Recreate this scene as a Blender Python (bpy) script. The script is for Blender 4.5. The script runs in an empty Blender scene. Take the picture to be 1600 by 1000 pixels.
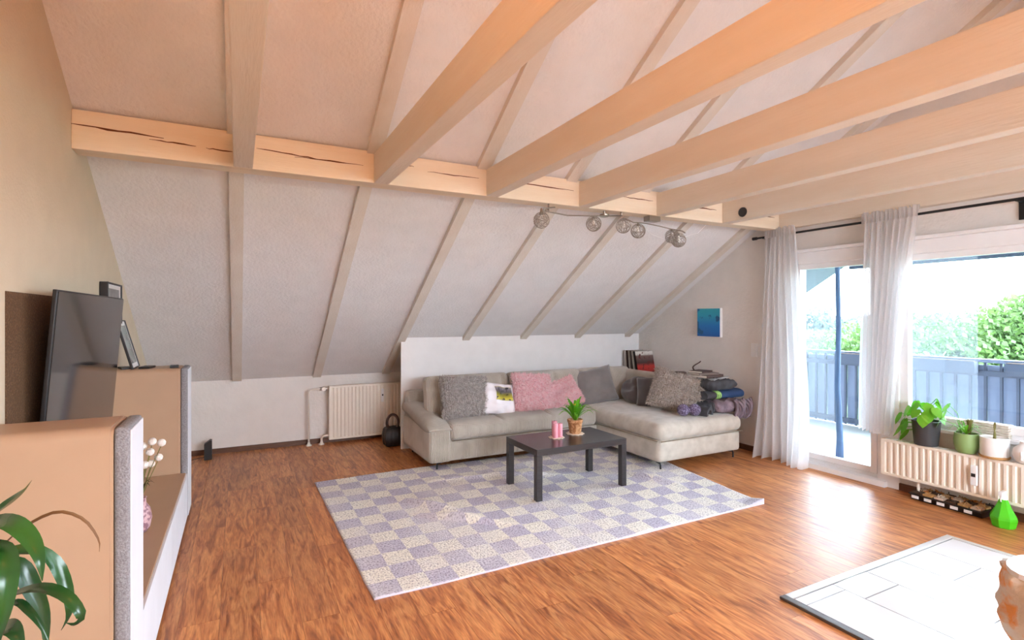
import bpy, bmesh, math, random
from math import pi, sin, cos, tan, radians
from mathutils import Vector, Matrix, noise
random.seed(7)
SC = bpy.context.scene
COL = SC.collection

# ---------------------------------------------------------------- camera
cam = bpy.data.cameras.new('camera'); camo = bpy.data.objects.new('camera', cam); COL.objects.link(camo)
cam.lens = 827/1600*36; cam.sensor_width = 36; cam.shift_y = -5/1600; cam.clip_start = .05; cam.clip_end = 600
camo.location = (0, 0, 1.5); camo.rotation_euler = (pi/2, 0, -math.atan2(428, 827)); SC.camera = camo

# ---------------------------------------------------------------- world, sun, lamps, exposure
SC.view_settings.view_transform = 'Standard'; SC.view_settings.look = 'None'
SC.view_settings.gamma = 1; SC.view_settings.use_curve_mapping = False
SC.view_settings.exposure = 0.12
SKY = 30.0
w = bpy.data.worlds.new('sky'); SC.world = w; w.use_nodes = True
nt = w.node_tree; bg = nt.nodes['Background']
tc = nt.nodes.new('ShaderNodeTexCoord'); no = nt.nodes.new('ShaderNodeTexNoise'); mr = nt.nodes.new('ShaderNodeMixRGB')
no.inputs['Scale'].default_value = 2.2; no.inputs['Detail'].default_value = 4
nt.links.new(tc.outputs['Generated'], no.inputs['Vector']); nt.links.new(no.outputs['Fac'], mr.inputs['Fac'])
mr.inputs[1].default_value = (.68, .83, 1, 1); mr.inputs[2].default_value = (.84, .92, 1, 1)
nt.links.new(mr.outputs[0], bg.inputs['Color']); bg.inputs['Strength'].default_value = SKY

def lamp(name, kind, loc, energy, color, size=.1, rot=(0,0,0), sy=None):
    l = bpy.data.lights.new(name, kind); l.energy = energy; l.color = color
    if kind == 'AREA':
        l.size = size
        if sy: l.shape = 'RECTANGLE'; l.size_y = sy
    else: l.shadow_soft_size = size
    o = bpy.data.objects.new(name, l); COL.objects.link(o); o.location = loc; o.rotation_euler = rot
    return o
# the pendant lamp that hangs in the ridge behind the camera, warm bulb
PEND = (.25, .55, 3.05)
lamp('pendant_bulb_light', 'POINT', PEND, 37, (1, .33, .075), .12)
# unseen standing lamp added behind the camera as weak warm fill
FILL = (-.35, -.6, 1.55)
lamp('warm_fill_light', 'POINT', FILL, 2, (1, .60, .33), .12)
# added fill light at an invented opening in the slope behind the camera
d = lamp('rear_fill_light', 'AREA', (2.6, -3.2, 1.7), 30, (.93, .96, 1), 3.2, (radians(84), 0, 0), 1.7)
# daylight at the balcony side (portal to the sky)
for k, (yy, zz, a, b) in enumerate([(3.1, 1.1, .84, 1.9), (1.65, 1.33, 1.5, 1.45), (-1.3, 1.33, 1.5, 1.45)]):
    p = lamp('window_portal', 'AREA', (5.33, yy, zz), 1, (1,1,1), b, (0, radians(90), 0), a); p.data.cycles.is_portal = True

# ---------------------------------------------------------------- materials
def srgb(h):
    h = h.lstrip('#'); c = [int(h[i:i+2], 16)/255 for i in (0, 2, 4)]
    return tuple([x/12.92 if x <= .04045 else ((x+.055)/1.055)**2.4 for x in c])+(1,)
def mat(name, col, rough=.6, metal=0, spec=.5, bump=None, var=None, coat=0, trans=0, sheen=0, emit=0):
    """bump=(scale,strength[,stretch]); var=(other colour, scale[,stretch][,lo,hi])"""
    m = bpy.data.materials.new(name); m.use_nodes = True; t = m.node_tree; N = t.nodes; L = t.links
    b = N['Principled BSDF']; c = srgb(col) if isinstance(col, str) else col
    b.inputs['Base Color'].default_value = c; b.inputs['Roughness'].default_value = rough
    b.inputs['Metallic'].default_value = metal; b.inputs['Specular IOR Level'].default_value = spec
    b.inputs['Coat Weight'].default_value = coat; b.inputs['Coat Roughness'].default_value = .15
    b.inputs['Sheen Weight'].default_value = sheen
    if emit: b.inputs['Emission Color'].default_value = c; b.inputs['Emission Strength'].default_value = emit
    g = N.new('ShaderNodeTexCoord')
    def coord(stretch):
        mp = N.new('ShaderNodeMapping'); mp.inputs['Scale'].default_value = stretch
        L.new(g.outputs['Object'], mp.inputs['Vector']); return mp.outputs[0]
    if var:
        n = N.new('ShaderNodeTexNoise'); n.inputs['Scale'].default_value = var[1]; n.inputs['Detail'].default_value = 5
        L.new(coord(var[2] if len(var) > 2 else (1,1,1)), n.inputs['Vector'])
        r = N.new('ShaderNodeMapRange'); r.inputs['From Min'].default_value = var[3] if len(var) > 3 else .35
        r.inputs['From Max'].default_value = var[4] if len(var) > 4 else .65
        L.new(n.outputs['Fac'], r.inputs['Value'])
        x = N.new('ShaderNodeMixRGB'); x.inputs[1].default_value = c; x.inputs[2].default_value = srgb(var[0])
        L.new(r.outputs[0], x.inputs['Fac']); L.new(x.outputs[0], b.inputs['Base Color'])
    else:
        x = N.new('ShaderNodeTexNoise'); x.inputs['Scale'].default_value = 6
        h = N.new('ShaderNodeHueSaturation'); h.inputs['Color'].default_value = c
        r = N.new('ShaderNodeMapRange'); r.inputs['To Min'].default_value = .94; r.inputs['To Max'].default_value = 1.06
        L.new(g.outputs['Object'], x.inputs['Vector']); L.new(x.outputs['Fac'], r.inputs['Value'])
        L.new(r.outputs[0], h.inputs['Value']); L.new(h.outputs[0], b.inputs['Base Color'])
    if bump:
        n = N.new('ShaderNodeTexNoise'); n.inputs['Scale'].default_value = bump[0]; n.inputs['Detail'].default_value = 3
        L.new(coord(bump[2] if len(bump) > 2 else (1,1,1)), n.inputs['Vector'])
        bp = N.new('ShaderNodeBump'); bp.inputs['Strength'].default_value = bump[1]; bp.inputs['Distance'].default_value = .01
        L.new(n.outputs['Fac'], bp.inputs['Height']); L.new(bp.outputs[0], b.inputs['Normal'])
    if trans:   # a share of light passes through (thin cloth, leaves)
        tr = N.new('ShaderNodeBsdfTranslucent'); tr.inputs['Color'].default_value = c
        mx = N.new('ShaderNodeMixShader'); mx.inputs[0].default_value = trans
        out = N['Material Output']; L.new(b.outputs[0], mx.inputs[1]); L.new(tr.outputs[0], mx.inputs[2]); L.new(mx.outputs[0], out.inputs[0])
    return m
def sheer(name, col, opacity, trans=.6):
    m = bpy.data.materials.new(name); m.use_nodes = True; t = m.node_tree; N = t.nodes; L = t.links
    b = N['Principled BSDF']; b.inputs['Base Color'].default_value = srgb(col); b.inputs['Roughness'].default_value = .9
    tr = N.new('ShaderNodeBsdfTranslucent'); tr.inputs['Color'].default_value = srgb(col)
    a = N.new('ShaderNodeMixShader'); a.inputs[0].default_value = trans
    L.new(b.outputs[0], a.inputs[1]); L.new(tr.outputs[0], a.inputs[2])
    tp = N.new('ShaderNodeBsdfTransparent'); c = N.new('ShaderNodeMixShader')
    wv = N.new('ShaderNodeTexNoise'); wv.inputs['Scale'].default_value = 90
    g = N.new('ShaderNodeTexCoord'); L.new(g.outputs['Object'], wv.inputs['Vector'])
    r = N.new('ShaderNodeMapRange'); r.inputs['To Min'].default_value = max(0, opacity-.05); r.inputs['To Max'].default_value = min(1, opacity+.05)
    L.new(wv.outputs['Fac'], r.inputs['Value']); L.new(r.outputs[0], c.inputs[0])
    L.new(tp.outputs[0], c.inputs[1]); L.new(a.outputs[0], c.inputs[2]); L.new(c.outputs[0], N['Material Output'].inputs[0])
    return m
def glassm(name, tint=(.93, .97, .98, 1)):
    m = bpy.data.materials.new(name); m.use_nodes = True; t = m.node_tree; N = t.nodes; L = t.links
    N.remove(N['Principled BSDF'])
    tp = N.new('ShaderNodeBsdfTransparent'); tp.inputs[0].default_value = tint
    gl = N.new('ShaderNodeBsdfGlossy'); gl.inputs['Roughness'].default_value = .01
    f = N.new('ShaderNodeFresnel'); f.inputs[0].default_value = 1.45
    mu = N.new('ShaderNodeMath'); mu.operation = 'MULTIPLY'; mu.inputs[1].default_value = .8
    x = N.new('ShaderNodeMixShader'); L.new(f.outputs[0], mu.inputs[0]); L.new(mu.outputs[0], x.inputs[0])
    L.new(tp.outputs[0], x.inputs[1]); L.new(gl.outputs[0], x.inputs[2]); L.new(x.outputs[0], N['Material Output'].inputs[0])
    return m
M = {}
M['plaster'] = mat('ceiling_plaster', '#e8e8e9', .85, bump=(42, .55), spec=.2)
M['wall'] = mat('wall_plaster', '#e9e5e1', .85, bump=(30, .5), spec=.2)
M['wall_smooth'] = mat('smooth_wall_paint', '#eeeeee', .8, bump=(18, .12), spec=.2)
M['wall_left'] = mat('left_wall_plaster', '#d2c4ac', .85, bump=(60, .3), spec=.2)
M['beam'] = mat('painted_timber', '#e2d6c6', .55, bump=(14, .25, (6, .6, 6)), var=('#dccdb9', 3, (3, .4, 3)))
M['rafter'] = mat('painted_rafter', '#dfd9d0', .6, bump=(14, .25, (6, .6, 6)), var=('#d9d1c6', 3, (3, .4, 3)))
M['purlin'] = mat('painted_purlin', '#eddfc9', .55, bump=(14, .3, (.6, 6, 6)), var=('#e6d3b8', 3, (.4, 3, 3)))
M['crack'] = mat('crack_shadow_wood', '#6b3d22', .9)
M['white'] = mat('white_lacquer', '#f1f0ee', .35)
M['upvc'] = mat('white_window_frame', '#f3f4f6', .3)
M['black'] = mat('black_metal', '#17171a', .4)
M['darkbrownbase'] = mat('dark_wood_skirting', '#6a4430', .45, var=('#54341f', 8, (1, 1, 8)))
M['glass'] = glassm('window_glass')
M['curtain'] = sheer('white_sheer_curtain', '#fcfcfd', .70, .7)
M['sheer_screen'] = sheer('pale_sheer_screen', '#c4ccd8', .12, .3)
M['netedge'] = mat('blue_screen_edge', '#4a6284', .7)
M['radiator'] = mat('cream_enamel', '#efe6d8', .35)
M['pipe'] = mat('white_pipe', '#ece6dd', .35)
M['tabletop'] = mat('black_brown_foil', '#2e2b2c', .25, bump=(60, .05, (1, 14, 14)), var=('#353233', 12, (.6, 9, 9)))
M['sofa'] = mat('corduroy_greige', '#c6beb2', .9, sheen=.4, bump=(5, .3), var=('#b2a99c', 9, (1,1,1), .4, .7), spec=.15)
M['piping'] = mat('sofa_seam', '#8f8574', .9)
M['fur_grey'] = mat('grey_faux_fur', '#c2bcb8', .95, sheen=.5, var=('#a29c98', 30), bump=(80, .6))
M['fur_pink'] = mat('pink_faux_fur', '#ffdadd', .95, sheen=.5, var=('#f6bcc3', 30, (1,1,1), .45, .7), bump=(60, .8))
M['fur_beige'] = mat('beige_faux_fur', '#c6bbb0', .95, sheen=.5, var=('#a99d94', 30), bump=(60, .8))
M['fur_grey_u'] = mat('grey_fur_underlayer', '#9d9794', .95)
M['fur_pink_u'] = mat('pink_fur_underlayer', '#f0b2ba', .95)
M['fur_beige_u'] = mat('beige_fur_underlayer', '#9c9188', .95)
M['velvet_grey'] = mat('grey_velvet', '#7d7775', .85, sheen=.6, var=('#6f6968', 5), bump=(4, .5))
M['velvet_dark'] = mat('dark_grey_velvet', '#5c5759', .85, sheen=.6, var=('#4f4a4d', 5), bump=(4, .5))
M['cream'] = mat('cream_lacquer', '#b5957a', .38, spec=.4)
M['felt'] = mat('grey_felt', '#98969a', .95, var=('#807d80', 160), bump=(150, .6))
M['felt_light'] = mat('pale_front', '#e2e4ea', .7)
M['screen'] = mat('television_screen', '#121317', .08, spec=.8)
M['plasticblack'] = mat('black_plastic', '#1d1b1c', .45)
M['terracotta'] = mat('sandstone_pot', '#c59468', .85, var=('#9f6c42', 40, (1,1,1), .45, .6), bump=(60, .6))
M['leaf_bright'] = mat('bright_leaf', '#5aa51e', .45, trans=.35, var=('#8cc63a', 6))
M['leaf_yellow'] = mat('yellow_bract', '#e6c62c', .5, trans=.3)
M['leaf_dark'] = mat('glossy_dark_leaf', '#17401d', .25, trans=.10, var=('#356d28', 5, (1,1,1), .4, .75))
M['leaf_dry'] = mat('dried_leaf', '#6d4a26', .6)
M['stem'] = mat('plant_stem', '#6f6b34', .7)
M['soil'] = mat('potting_soil', '#4a3423', .95, bump=(60, 1))
M['candle'] = mat('pink_wax', '#dd93a2', .35, spec=.5)
M['doily'] = mat('pale_coaster', '#d8c6b4', .8)
M['steel'] = mat('brushed_nickel', '#a59f96', .3, metal=1)
M['wire'] = mat('aluminium_wire', '#a8a096', .35, metal=.9)
M['bulb'] = mat('frosted_bulb', '#f1efe9', .3)
M['anthracite'] = mat('anthracite_pot', '#3f4043', .6)
M['greenpot'] = mat('sage_green_ceramic', '#86a365', .35)
M['whitepot'] = mat('white_ceramic', '#f2f0ee', .4)
M['woodlight'] = mat('light_wood', '#c59a63', .5, var=('#b2854f', 10, (1, 6, 1)))
M['greenplastic'] = mat('lime_green_plastic', '#52d022', .25, spec=.6, trans=.2)
M['whiteplastic'] = mat('white_plastic', '#efefef', .4)
M['tile'] = mat('pale_glazed_tile', '#e4e6ea', .12, spec=.7, coat=.3, var=('#eceef0', 1.5))
M['grout'] = mat('grey_grout', '#5d5d60', .9)
M['trimdark'] = mat('dark_edge_profile', '#4b4442', .4)
M['trimsilver'] = mat('silver_edge_profile', '#d5d3d1', .35, metal=.3)
M['bark'] = mat('stone_log', '#cbb8a2', .85, var=('#d58a45', 11, (1,1,1), .47, .58), bump=(22, 1))
M['mat_blue'] = mat('blue_foam_mat', '#27426b', .7, bump=(80, .3))
M['mat_green'] = mat('green_foam_mat', '#9fd070', .7)
M['mat_black'] = mat('black_cloth', '#34353a', .9, bump=(14, 1), var=('#4b4d52', 9))
M['knit'] = mat('lilac_knit', '#8d7c86', .95, bump=(30, 1), var=('#6f6069', 12))
M['purple'] = mat('speckled_purple_rubber', '#574a66', .7, var=('#8d86a6', 70, (1,1,1), .5, .6), bump=(70, .6))
M['laptop'] = mat('silver_case', '#c4c8cd', .35, metal=.5)
M['paper'] = mat('paper_edges', '#ddd8cf', .8)
M['bookdark'] = mat('dark_brown_cover', '#4a3733', .6)
M['bookgrey'] = mat('grey_brown_cover', '#6f625b', .6)
M['red'] = mat('dark_red_cover', '#9b2423', .5)
M['parapet'] = mat('blue_grey_painted_board', '#6c7690', .6, var=('#7d87a1', 5, (3, 3, .4)))
M['parapet_dark'] = mat('dark_blue_grey_board', '#454d61', .6)
M['balcony'] = mat('pale_balcony_slab', '#d6d4d0', .8, var=('#c5c3c0', 3))
M['soffit'] = mat('blue_grey_soffit', '#3a4657', .7)
M['foliage'] = mat('spring_foliage', '#4a6230', .6, trans=.4, var=('#33501f', .35, (1,1,1), .38, .62))
M['foliage_pale'] = mat('pale_foliage', '#5c7050', .6, trans=.4, var=('#486242', .35))
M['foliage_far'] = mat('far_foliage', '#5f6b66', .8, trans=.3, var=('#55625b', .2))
M['trunk'] = mat('tree_bark', '#6c5a48', .9)
M['rooftile'] = mat('red_roof_tiles', '#c5523a', .7, var=('#a8412e', 3))
M['render'] = mat('pale_house_render', '#d8d4cc', .8)
M['ground'] = mat('garden_lawn', '#4f6438', .9, var=('#44562e', .3))
M['wicker'] = mat('white_wicker', '#d9d2c6', .85, var=('#b9ae9e', 30, (1, 1, 5), .45, .6), bump=(40, 1))
M['pinkvase'] = mat('mottled_pink_ceramic', '#c9a5a8', .4, var=('#8d6572', 45, (1,1,1), .48, .56))
M['flowerwhite'] = mat('white_button_flower', '#efe9e2', .9, bump=(60, 1))
M['glasspic'] = mat('framed_print', '#8c9a97', .15, var=('#6c7c7c', 4), spec=.6)
M['photo'] = mat('grey_photo_print', '#8b8b8b', .3, var=('#5f6063', 14))
M['warmlamp'] = mat('lamp_glow', (1, .55, .22, 1), .5, emit=4)
M['dark_speckle'] = mat('dark_speckled_brown', '#5a4029', .75, var=('#7d5c3c', 130, (1,1,1), .5, .68), bump=(90, .7), spec=.5)

def special_floor():
    m = bpy.data.materials.new('oak_laminate'); m.use_nodes = True; t = m.node_tree; N = t.nodes; L = t.links
    b = N['Principled BSDF']; geo = N.new('ShaderNodeNewGeometry'); oi = N.new('ShaderNodeObjectInfo')
    cmb = N.new('ShaderNodeCombineXYZ'); mul = N.new('ShaderNodeMath'); mul.operation = 'MULTIPLY'; mul.inputs[1].default_value = 37
    L.new(oi.outputs['Random'], mul.inputs[0]); L.new(mul.outputs[0], cmb.inputs[0]); L.new(mul.outputs[0], cmb.inputs[1]); 
    add = N.new('ShaderNodeVectorMath'); add.operation = 'ADD'
    L.new(geo.outputs['Position'], add.inputs[0]); L.new(cmb.outputs[0], add.inputs[1])
    def ns(scale, st, det=5, dist=0):
        mp = N.new('ShaderNodeMapping'); mp.inputs['Scale'].default_value = st; L.new(add.outputs[0], mp.inputs[0])
        n = N.new('ShaderNodeTexNoise'); n.inputs['Scale'].default_value = scale; n.inputs['Detail'].default_value = det
        n.inputs['Distortion'].default_value = dist
        L.new(mp.outputs[0], n.inputs[0]); return n
    a = ns(5, (4.5, .55, 1), 6, 1.6); c = ns(24, (6, .5, 1), 4)
    cr = N.new('ShaderNodeValToRGB'); e = cr.color_ramp.elements
    e[0].position = .32; e[0].color = srgb('#935229'); e[1].position = .62; e[1].color = srgb('#d59258')
    x = cr.color_ramp.elements.new(.46); x.color = srgb('#bb7440')
    L.new(a.outputs['Fac'], cr.inputs[0])
    mx = N.new('ShaderNodeMixRGB'); mx.blend_type = 'MULTIPLY'; mx.inputs[0].default_value = .55
    cr2 = N.new('ShaderNodeValToRGB'); cr2.color_ramp.elements[0].position = .3; cr2.color_ramp.elements[0].color = (.45,.4,.36,1)
    cr2.color_ramp.elements[1].position = .6; cr2.color_ramp.elements[1].color = (1,1,1,1)
    L.new(c.outputs['Fac'], cr2.inputs[0]); L.new(cr.outputs[0], mx.inputs[1]); L.new(cr2.outputs[0], mx.inputs[2])
    hv = N.new('ShaderNodeHueSaturation'); r = N.new('ShaderNodeMapRange'); r.inputs['To Min'].default_value = .86; r.inputs['To Max'].default_value = 1.12
    L.new(oi.outputs['Random'], r.inputs['Value']); L.new(r.outputs[0], hv.inputs['Value']); L.new(mx.outputs[0], hv.inputs['Color'])
    L.new(hv.outputs[0], b.inputs['Base Color']); b.inputs['Roughness'].default_value = .40; b.inputs['Specular IOR Level'].default_value = .6
    bp = N.new('ShaderNodeBump'); bp.inputs['Strength'].default_value = .12; bp.inputs['Distance'].default_value = .004
    L.new(c.outputs['Fac'], bp.inputs['Height']); L.new(bp.outputs[0], b.inputs['Normal'])
    return m
M['floor'] = special_floor()
def special_rug():
    m = bpy.data.materials.new('checked_pile'); m.use_nodes = True; t = m.node_tree; N = t.nodes; L = t.links
    b = N['Principled BSDF']; b.inputs['Roughness'].default_value = .95; b.inputs['Specular IOR Level'].default_value = .1
    uv = N.new('ShaderNodeUVMap'); n0 = N.new('ShaderNodeTexNoise'); n0.inputs['Scale'].default_value = 260
    ad = N.new('ShaderNodeMixRGB'); ad.blend_type = 'LINEAR_LIGHT'; ad.inputs[0].default_value = .012
    L.new(uv.outputs[0], n0.inputs[0]); L.new(uv.outputs[0], ad.inputs[1]); L.new(n0.outputs['Color'], ad.inputs[2])
    ck = N.new('ShaderNodeTexChecker'); ck.inputs['Scale'].default_value = 1/.17
    va = N.new('ShaderNodeVectorMath'); va.operation = 'ADD'; va.inputs[1].default_value = (0, 0, .06); L.new(ad.outputs[0], va.inputs[0])
    L.new(va.outputs[0], ck.inputs['Vector']); ck.inputs[1].default_value = srgb('#f4f1e6'); ck.inputs[2].default_value = srgb('#c6c2d2')
    n2 = N.new('ShaderNodeTexNoise'); n2.inputs['Scale'].default_value = 75; n2.inputs['Detail'].default_value = 6; L.new(uv.outputs[0], n2.inputs[0])
    cr = N.new('ShaderNodeValToRGB'); cr.color_ramp.elements[0].position = .36; cr.color_ramp.elements[0].color = (.42,.41,.46,1)
    cr.color_ramp.elements[1].position = .52; cr.color_ramp.elements[1].color = (1,1,1,1); L.new(n2.outputs['Fac'], cr.inputs[0])
    n3 = N.new('ShaderNodeTexNoise'); n3.inputs['Scale'].default_value = 2.2; n3.inputs['Detail'].default_value = 3; L.new(uv.outputs[0], n3.inputs[0])
    f = N.new('ShaderNodeMapRange'); f.inputs['From Min'].default_value = .4; f.inputs['From Max'].default_value = .65; f.inputs['To Max'].default_value = .65
    L.new(n3.outputs['Fac'], f.inputs['Value'])
    wn = N.new('ShaderNodeMixRGB'); L.new(f.outputs[0], wn.inputs[0]); L.new(ck.outputs[0], wn.inputs[1]); wn.inputs[2].default_value = srgb('#e6e3e4')
    mx = N.new('ShaderNodeMixRGB'); mx.blend_type = 'MULTIPLY'; mx.inputs[0].default_value = .8
    L.new(wn.outputs[0], mx.inputs[1]); L.new(cr.outputs[0], mx.inputs[2]); L.new(mx.outputs[0], b.inputs['Base Color'])
    bp = N.new('ShaderNodeBump'); bp.inputs['Strength'].default_value = .8; bp.inputs['Distance'].default_value = .01
    L.new(n2.outputs['Fac'], bp.inputs['Height']); L.new(bp.outputs[0], b.inputs['Normal'])
    return m
M['rug'] = special_rug()
def grad_mat(name, stops, axis=2, lo=0, hi=1, blob=None):
    """flat print: colour ramp along one object axis, with noise blobs"""
    m = bpy.data.materials.new(name); m.use_nodes = True; t = m.node_tree; N = t.nodes; L = t.links
    b = N['Principled BSDF']; b.inputs['Roughness'].default_value = .45
    g = N.new('ShaderNodeTexCoord'); s = N.new('ShaderNodeSeparateXYZ'); L.new(g.outputs['Object'], s.inputs[0])
    r = N.new('ShaderNodeMapRange'); r.inputs['From Min'].default_value = lo; r.inputs['From Max'].default_value = hi
    L.new(s.outputs[axis], r.inputs['Value']); cr = N.new('ShaderNodeValToRGB')
    e = cr.color_ramp.elements; e[0].position = stops[0][0]; e[0].color = srgb(stops[0][1]); e[1].position = stops[-1][0]; e[1].color = srgb(stops[-1][1])
    for p, c in stops[1:-1]: q = e.new(p); q.color = srgb(c)
    L.new(r.outputs[0], cr.inputs[0]); out = cr.outputs[0]
    if blob:
        n = N.new('ShaderNodeTexNoise'); n.inputs['Scale'].default_value = blob[1]; n.inputs['Detail'].default_value = 4; L.new(g.outputs['Object'], n.inputs[0])
        q = N.new('ShaderNodeMapRange'); q.inputs['From Min'].default_value = blob[2]; q.inputs['From Max'].default_value = blob[2]+.05; L.new(n.outputs['Fac'], q.inputs['Value'])
        x = N.new('ShaderNodeMixRGB'); L.new(q.outputs[0], x.inputs[0]); L.new(out, x.inputs[1]); x.inputs[2].default_value = srgb(blob[0]); out = x.outputs[0]
    L.new(out, b.inputs['Base Color']); return m

# ---------------------------------------------------------------- mesh helpers
def box(bm, x0, x1, y0, y1, z0, z1, bev=0, seg=2):
    r = bmesh.ops.create_cube(bm, size=1); v = r['verts']
    bmesh.ops.scale(bm, vec=(abs(x1-x0), abs(y1-y0), abs(z1-z0)), verts=v)
    bmesh.ops.translate(bm, vec=((x0+x1)/2, (y0+y1)/2, (z0+z1)/2), verts=v)
    if bev:
        e = list({e for q in v for e in q.link_edges})
        bmesh.ops.bevel(bm, geom=e, offset=bev, segments=seg, affect='EDGES', profile=.6)
    return v
def BX(*a, **k):
    bm = bmesh.new(); box(bm, *a, **k); return bm
def tube(bm, pts, r, n=8, caps=True, closed=False):
    pts = [Vector(p) for p in pts]; rs = r if isinstance(r, (list, tuple)) else [r]*len(pts)
    rings = []; up = Vector((0, 0, 1)); N = len(pts); prev = None
    for i, p in enumerate(pts):
        if closed: d = pts[(i+1) % N]-pts[i-1]
        else: d = pts[min(i+1, N-1)]-pts[max(i-1, 0)]
        d.normalize()
        if prev is None: a = d.cross(up) if abs(d.z) < .95 else d.cross(Vector((1, 0, 0)))
        else: a = prev-d*prev.dot(d)
        a.normalize(); prev = a; b = d.cross(a)
        rings.append([bm.verts.new(p+(a*cos(2*pi*k/n)+b*sin(2*pi*k/n))*rs[i]) for k in range(n)])
    for i in range(N if closed else N-1):
        A = rings[i]; B = rings[(i+1) % N]
        for k in range(n): bm.faces.new((A[k], A[(k+1) % n], B[(k+1) % n], B[k]))
    if caps and not closed: bm.faces.new(rings[0][::-1]); bm.faces.new(rings[-1])
def lathe(bm, prof, c=(0,0,0), n=28, flute=None):
    """prof: list of (r,z); capped where r==0"""
    rings = []
    for r, z in prof:
        if r < 1e-6: rings.append([bm.verts.new((c[0], c[1], c[2]+z))])
        else:
            ring = []
            for k in range(n):
                a = 2*pi*k/n; q = r*(1+(flute*cos(k*pi) if flute else 0)); ring.append(bm.verts.new((c[0]+q*cos(a), c[1]+q*sin(a), c[2]+z)))
            rings.append(ring)
    for A, B in zip(rings, rings[1:]):
        for k in range(n):
            a = A[k % len(A)]; b = A[(k+1) % len(A)]; c2 = B[(k+1) % len(B)]; d = B[k % len(B)]
            vs = []
            for q in (a, b, c2, d):
                if q not in vs: vs.append(q)
            if len(vs) > 2: bm.faces.new(vs)
def LT(prof, c=(0,0,0), n=28, **k):
    bm = bmesh.new(); lathe(bm, prof, c, n, **k); return bm
def prism(bm, poly, ax, a0, a1):
    """poly of 2D points in the plane across axis ax ('x': (y,z), 'y': (x,z), 'z': (x,y))"""
    def P(p, a): return {'x': (a, p[0], p[1]), 'y': (p[0], a, p[1]), 'z': (p[0], p[1], a)}[ax]
    A = [bm.verts.new(P(p, a0)) for p in poly]; B = [bm.verts.new(P(p, a1)) for p in poly]
    bm.faces.new(A); bm.faces.new(B[::-1]); n = len(poly)
    for i in range(n): bm.faces.new((A[i], B[i], B[(i+1) % n], A[(i+1) % n]))
def PR(*a):
    bm = bmesh.new(); prism(bm, *a); return bm
def obj(name, bm, m, parent=None, local=False, smooth=False, **props):
    bmesh.ops.recalc_face_normals(bm, faces=bm.faces)
    if parent is not None and not local:
        r = parent
        while r.parent: r = r.parent
        bmesh.ops.translate(bm, vec=-Vector(r.location), verts=bm.verts)
    me = bpy.data.meshes.new(name); bm.to_mesh(me); bm.free()
    if isinstance(m, str): m = M[m]
    me.materials.append(m)
    if smooth:
        for p in me.polygons: p.use_smooth = True
        if smooth == 'auto':
            for e in me.edges: pass
            me.set_sharp_from_angle(angle=radians(40))
    o = bpy.data.objects.new(name, me); COL.objects.link(o)
    if parent is not None: o.parent = parent
    for k, v in props.items(): o[k] = v
    return o
def tag(o, label, cat, group=None):
    o['label'] = label; o['category'] = cat
    if group: o['group'] = group
    return o
def thing(name, label, cat, loc, group=None, rot=(0,0,0)):
    o = bpy.data.objects.new(name, None); COL.objects.link(o); o.location = loc; o.rotation_euler = rot; o.empty_display_size = .05
    return tag(o, label, cat, group)
def one(name, bm, m, label, cat, loc=None, group=None, rot=None, smooth=False):
    """single mesh thing; loc given = mesh is local to it, otherwise the origin goes to the base centre"""
    if loc is None:
        xs = [v.co for v in bm.verts]; c = Vector(((min(v.x for v in xs)+max(v.x for v in xs))/2, (min(v.y for v in xs)+max(v.y for v in xs))/2, min(v.z for v in xs)))
        bmesh.ops.translate(bm, vec=-c, verts=bm.verts); loc = c
    o = obj(name, bm, m, smooth=smooth); o.location = loc
    if rot: o.rotation_euler = rot
    return tag(o, label, cat, group)
def struct(name, bm, m, parent=None, **k):
    o = obj(name, bm, m, parent, **k)
    if parent is None: o['kind'] = 'structure'
    return o
def copy_tree(o, parent=None):
    c = o.copy(); COL.objects.link(c); c.parent = parent
    for ch in [x for x in bpy.data.objects if x.parent == o]: copy_tree(ch, c)
    return c

# ---------------------------------------------------------------- room shell
XL, XG, YK, YS, YR = -.80, 5.10, 6.65, 5.90, 1.2
YB = 2*YR-YK
def ceil(y): return .80+.615*(YK-y) if y >= YR else .80+.615*(y-YB)
ZR = ceil(YR)
# floor with its planks
fl = struct('floor', BX(XL-.2, XG+.25, YB-.2, YK+.2, -.12, -.012), 'grout')
PW, PL = .18, 1.30
meshes = {}
x = XL; col_i = 0
planks = 0
while x < XG-.001:
    x1 = min(x+PW, XG); off = [0, .52, .95, .3, .74][col_i % 5]; y = -.6-off
    while y < YK:
        y0 = max(y, -.6); y1 = min(y+PL, YK)
        if y1-y0 > .04:
            key = (round(x1-x, 3), round(y1-y0, 3))
            if key not in meshes:
                bm = BX(0, key[0]-.0012, 0, key[1]-.0012, -.012, 0)
                me = bpy.data.meshes.new('plank'); bm.to_mesh(me); bm.free(); me.materials.append(M['floor']); meshes[key] = me
            p = bpy.data.objects.new('plank', meshes[key]); COL.objects.link(p); p.location = (x, y0, 0); p.parent = fl; planks += 1
        y += PL
    x = x1; col_i += 1
obj('rear_planks', BX(XL, XG, YB, -.6, -.012, 0), 'floor', fl)['kind'] = 'stuff'
# walls
bm = bmesh.new(); prism(bm, [(YB, -.1), (YK, -.1), (YK, ceil(YK)+.1), (YR, ZR+.15), (YB, ceil(YB)+.1)], 'x', XL-.2, XL); struct('wall_left', bm, 'wall_left')
struct('wall_back', BX(XL-.2, XG+.25, YK, YK+.2, -.1, .95), 'wall')
struct('wall_front', BX(XL-.2, XG+.25, YB-.2, YB, -.1, .95), 'wall')
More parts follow.
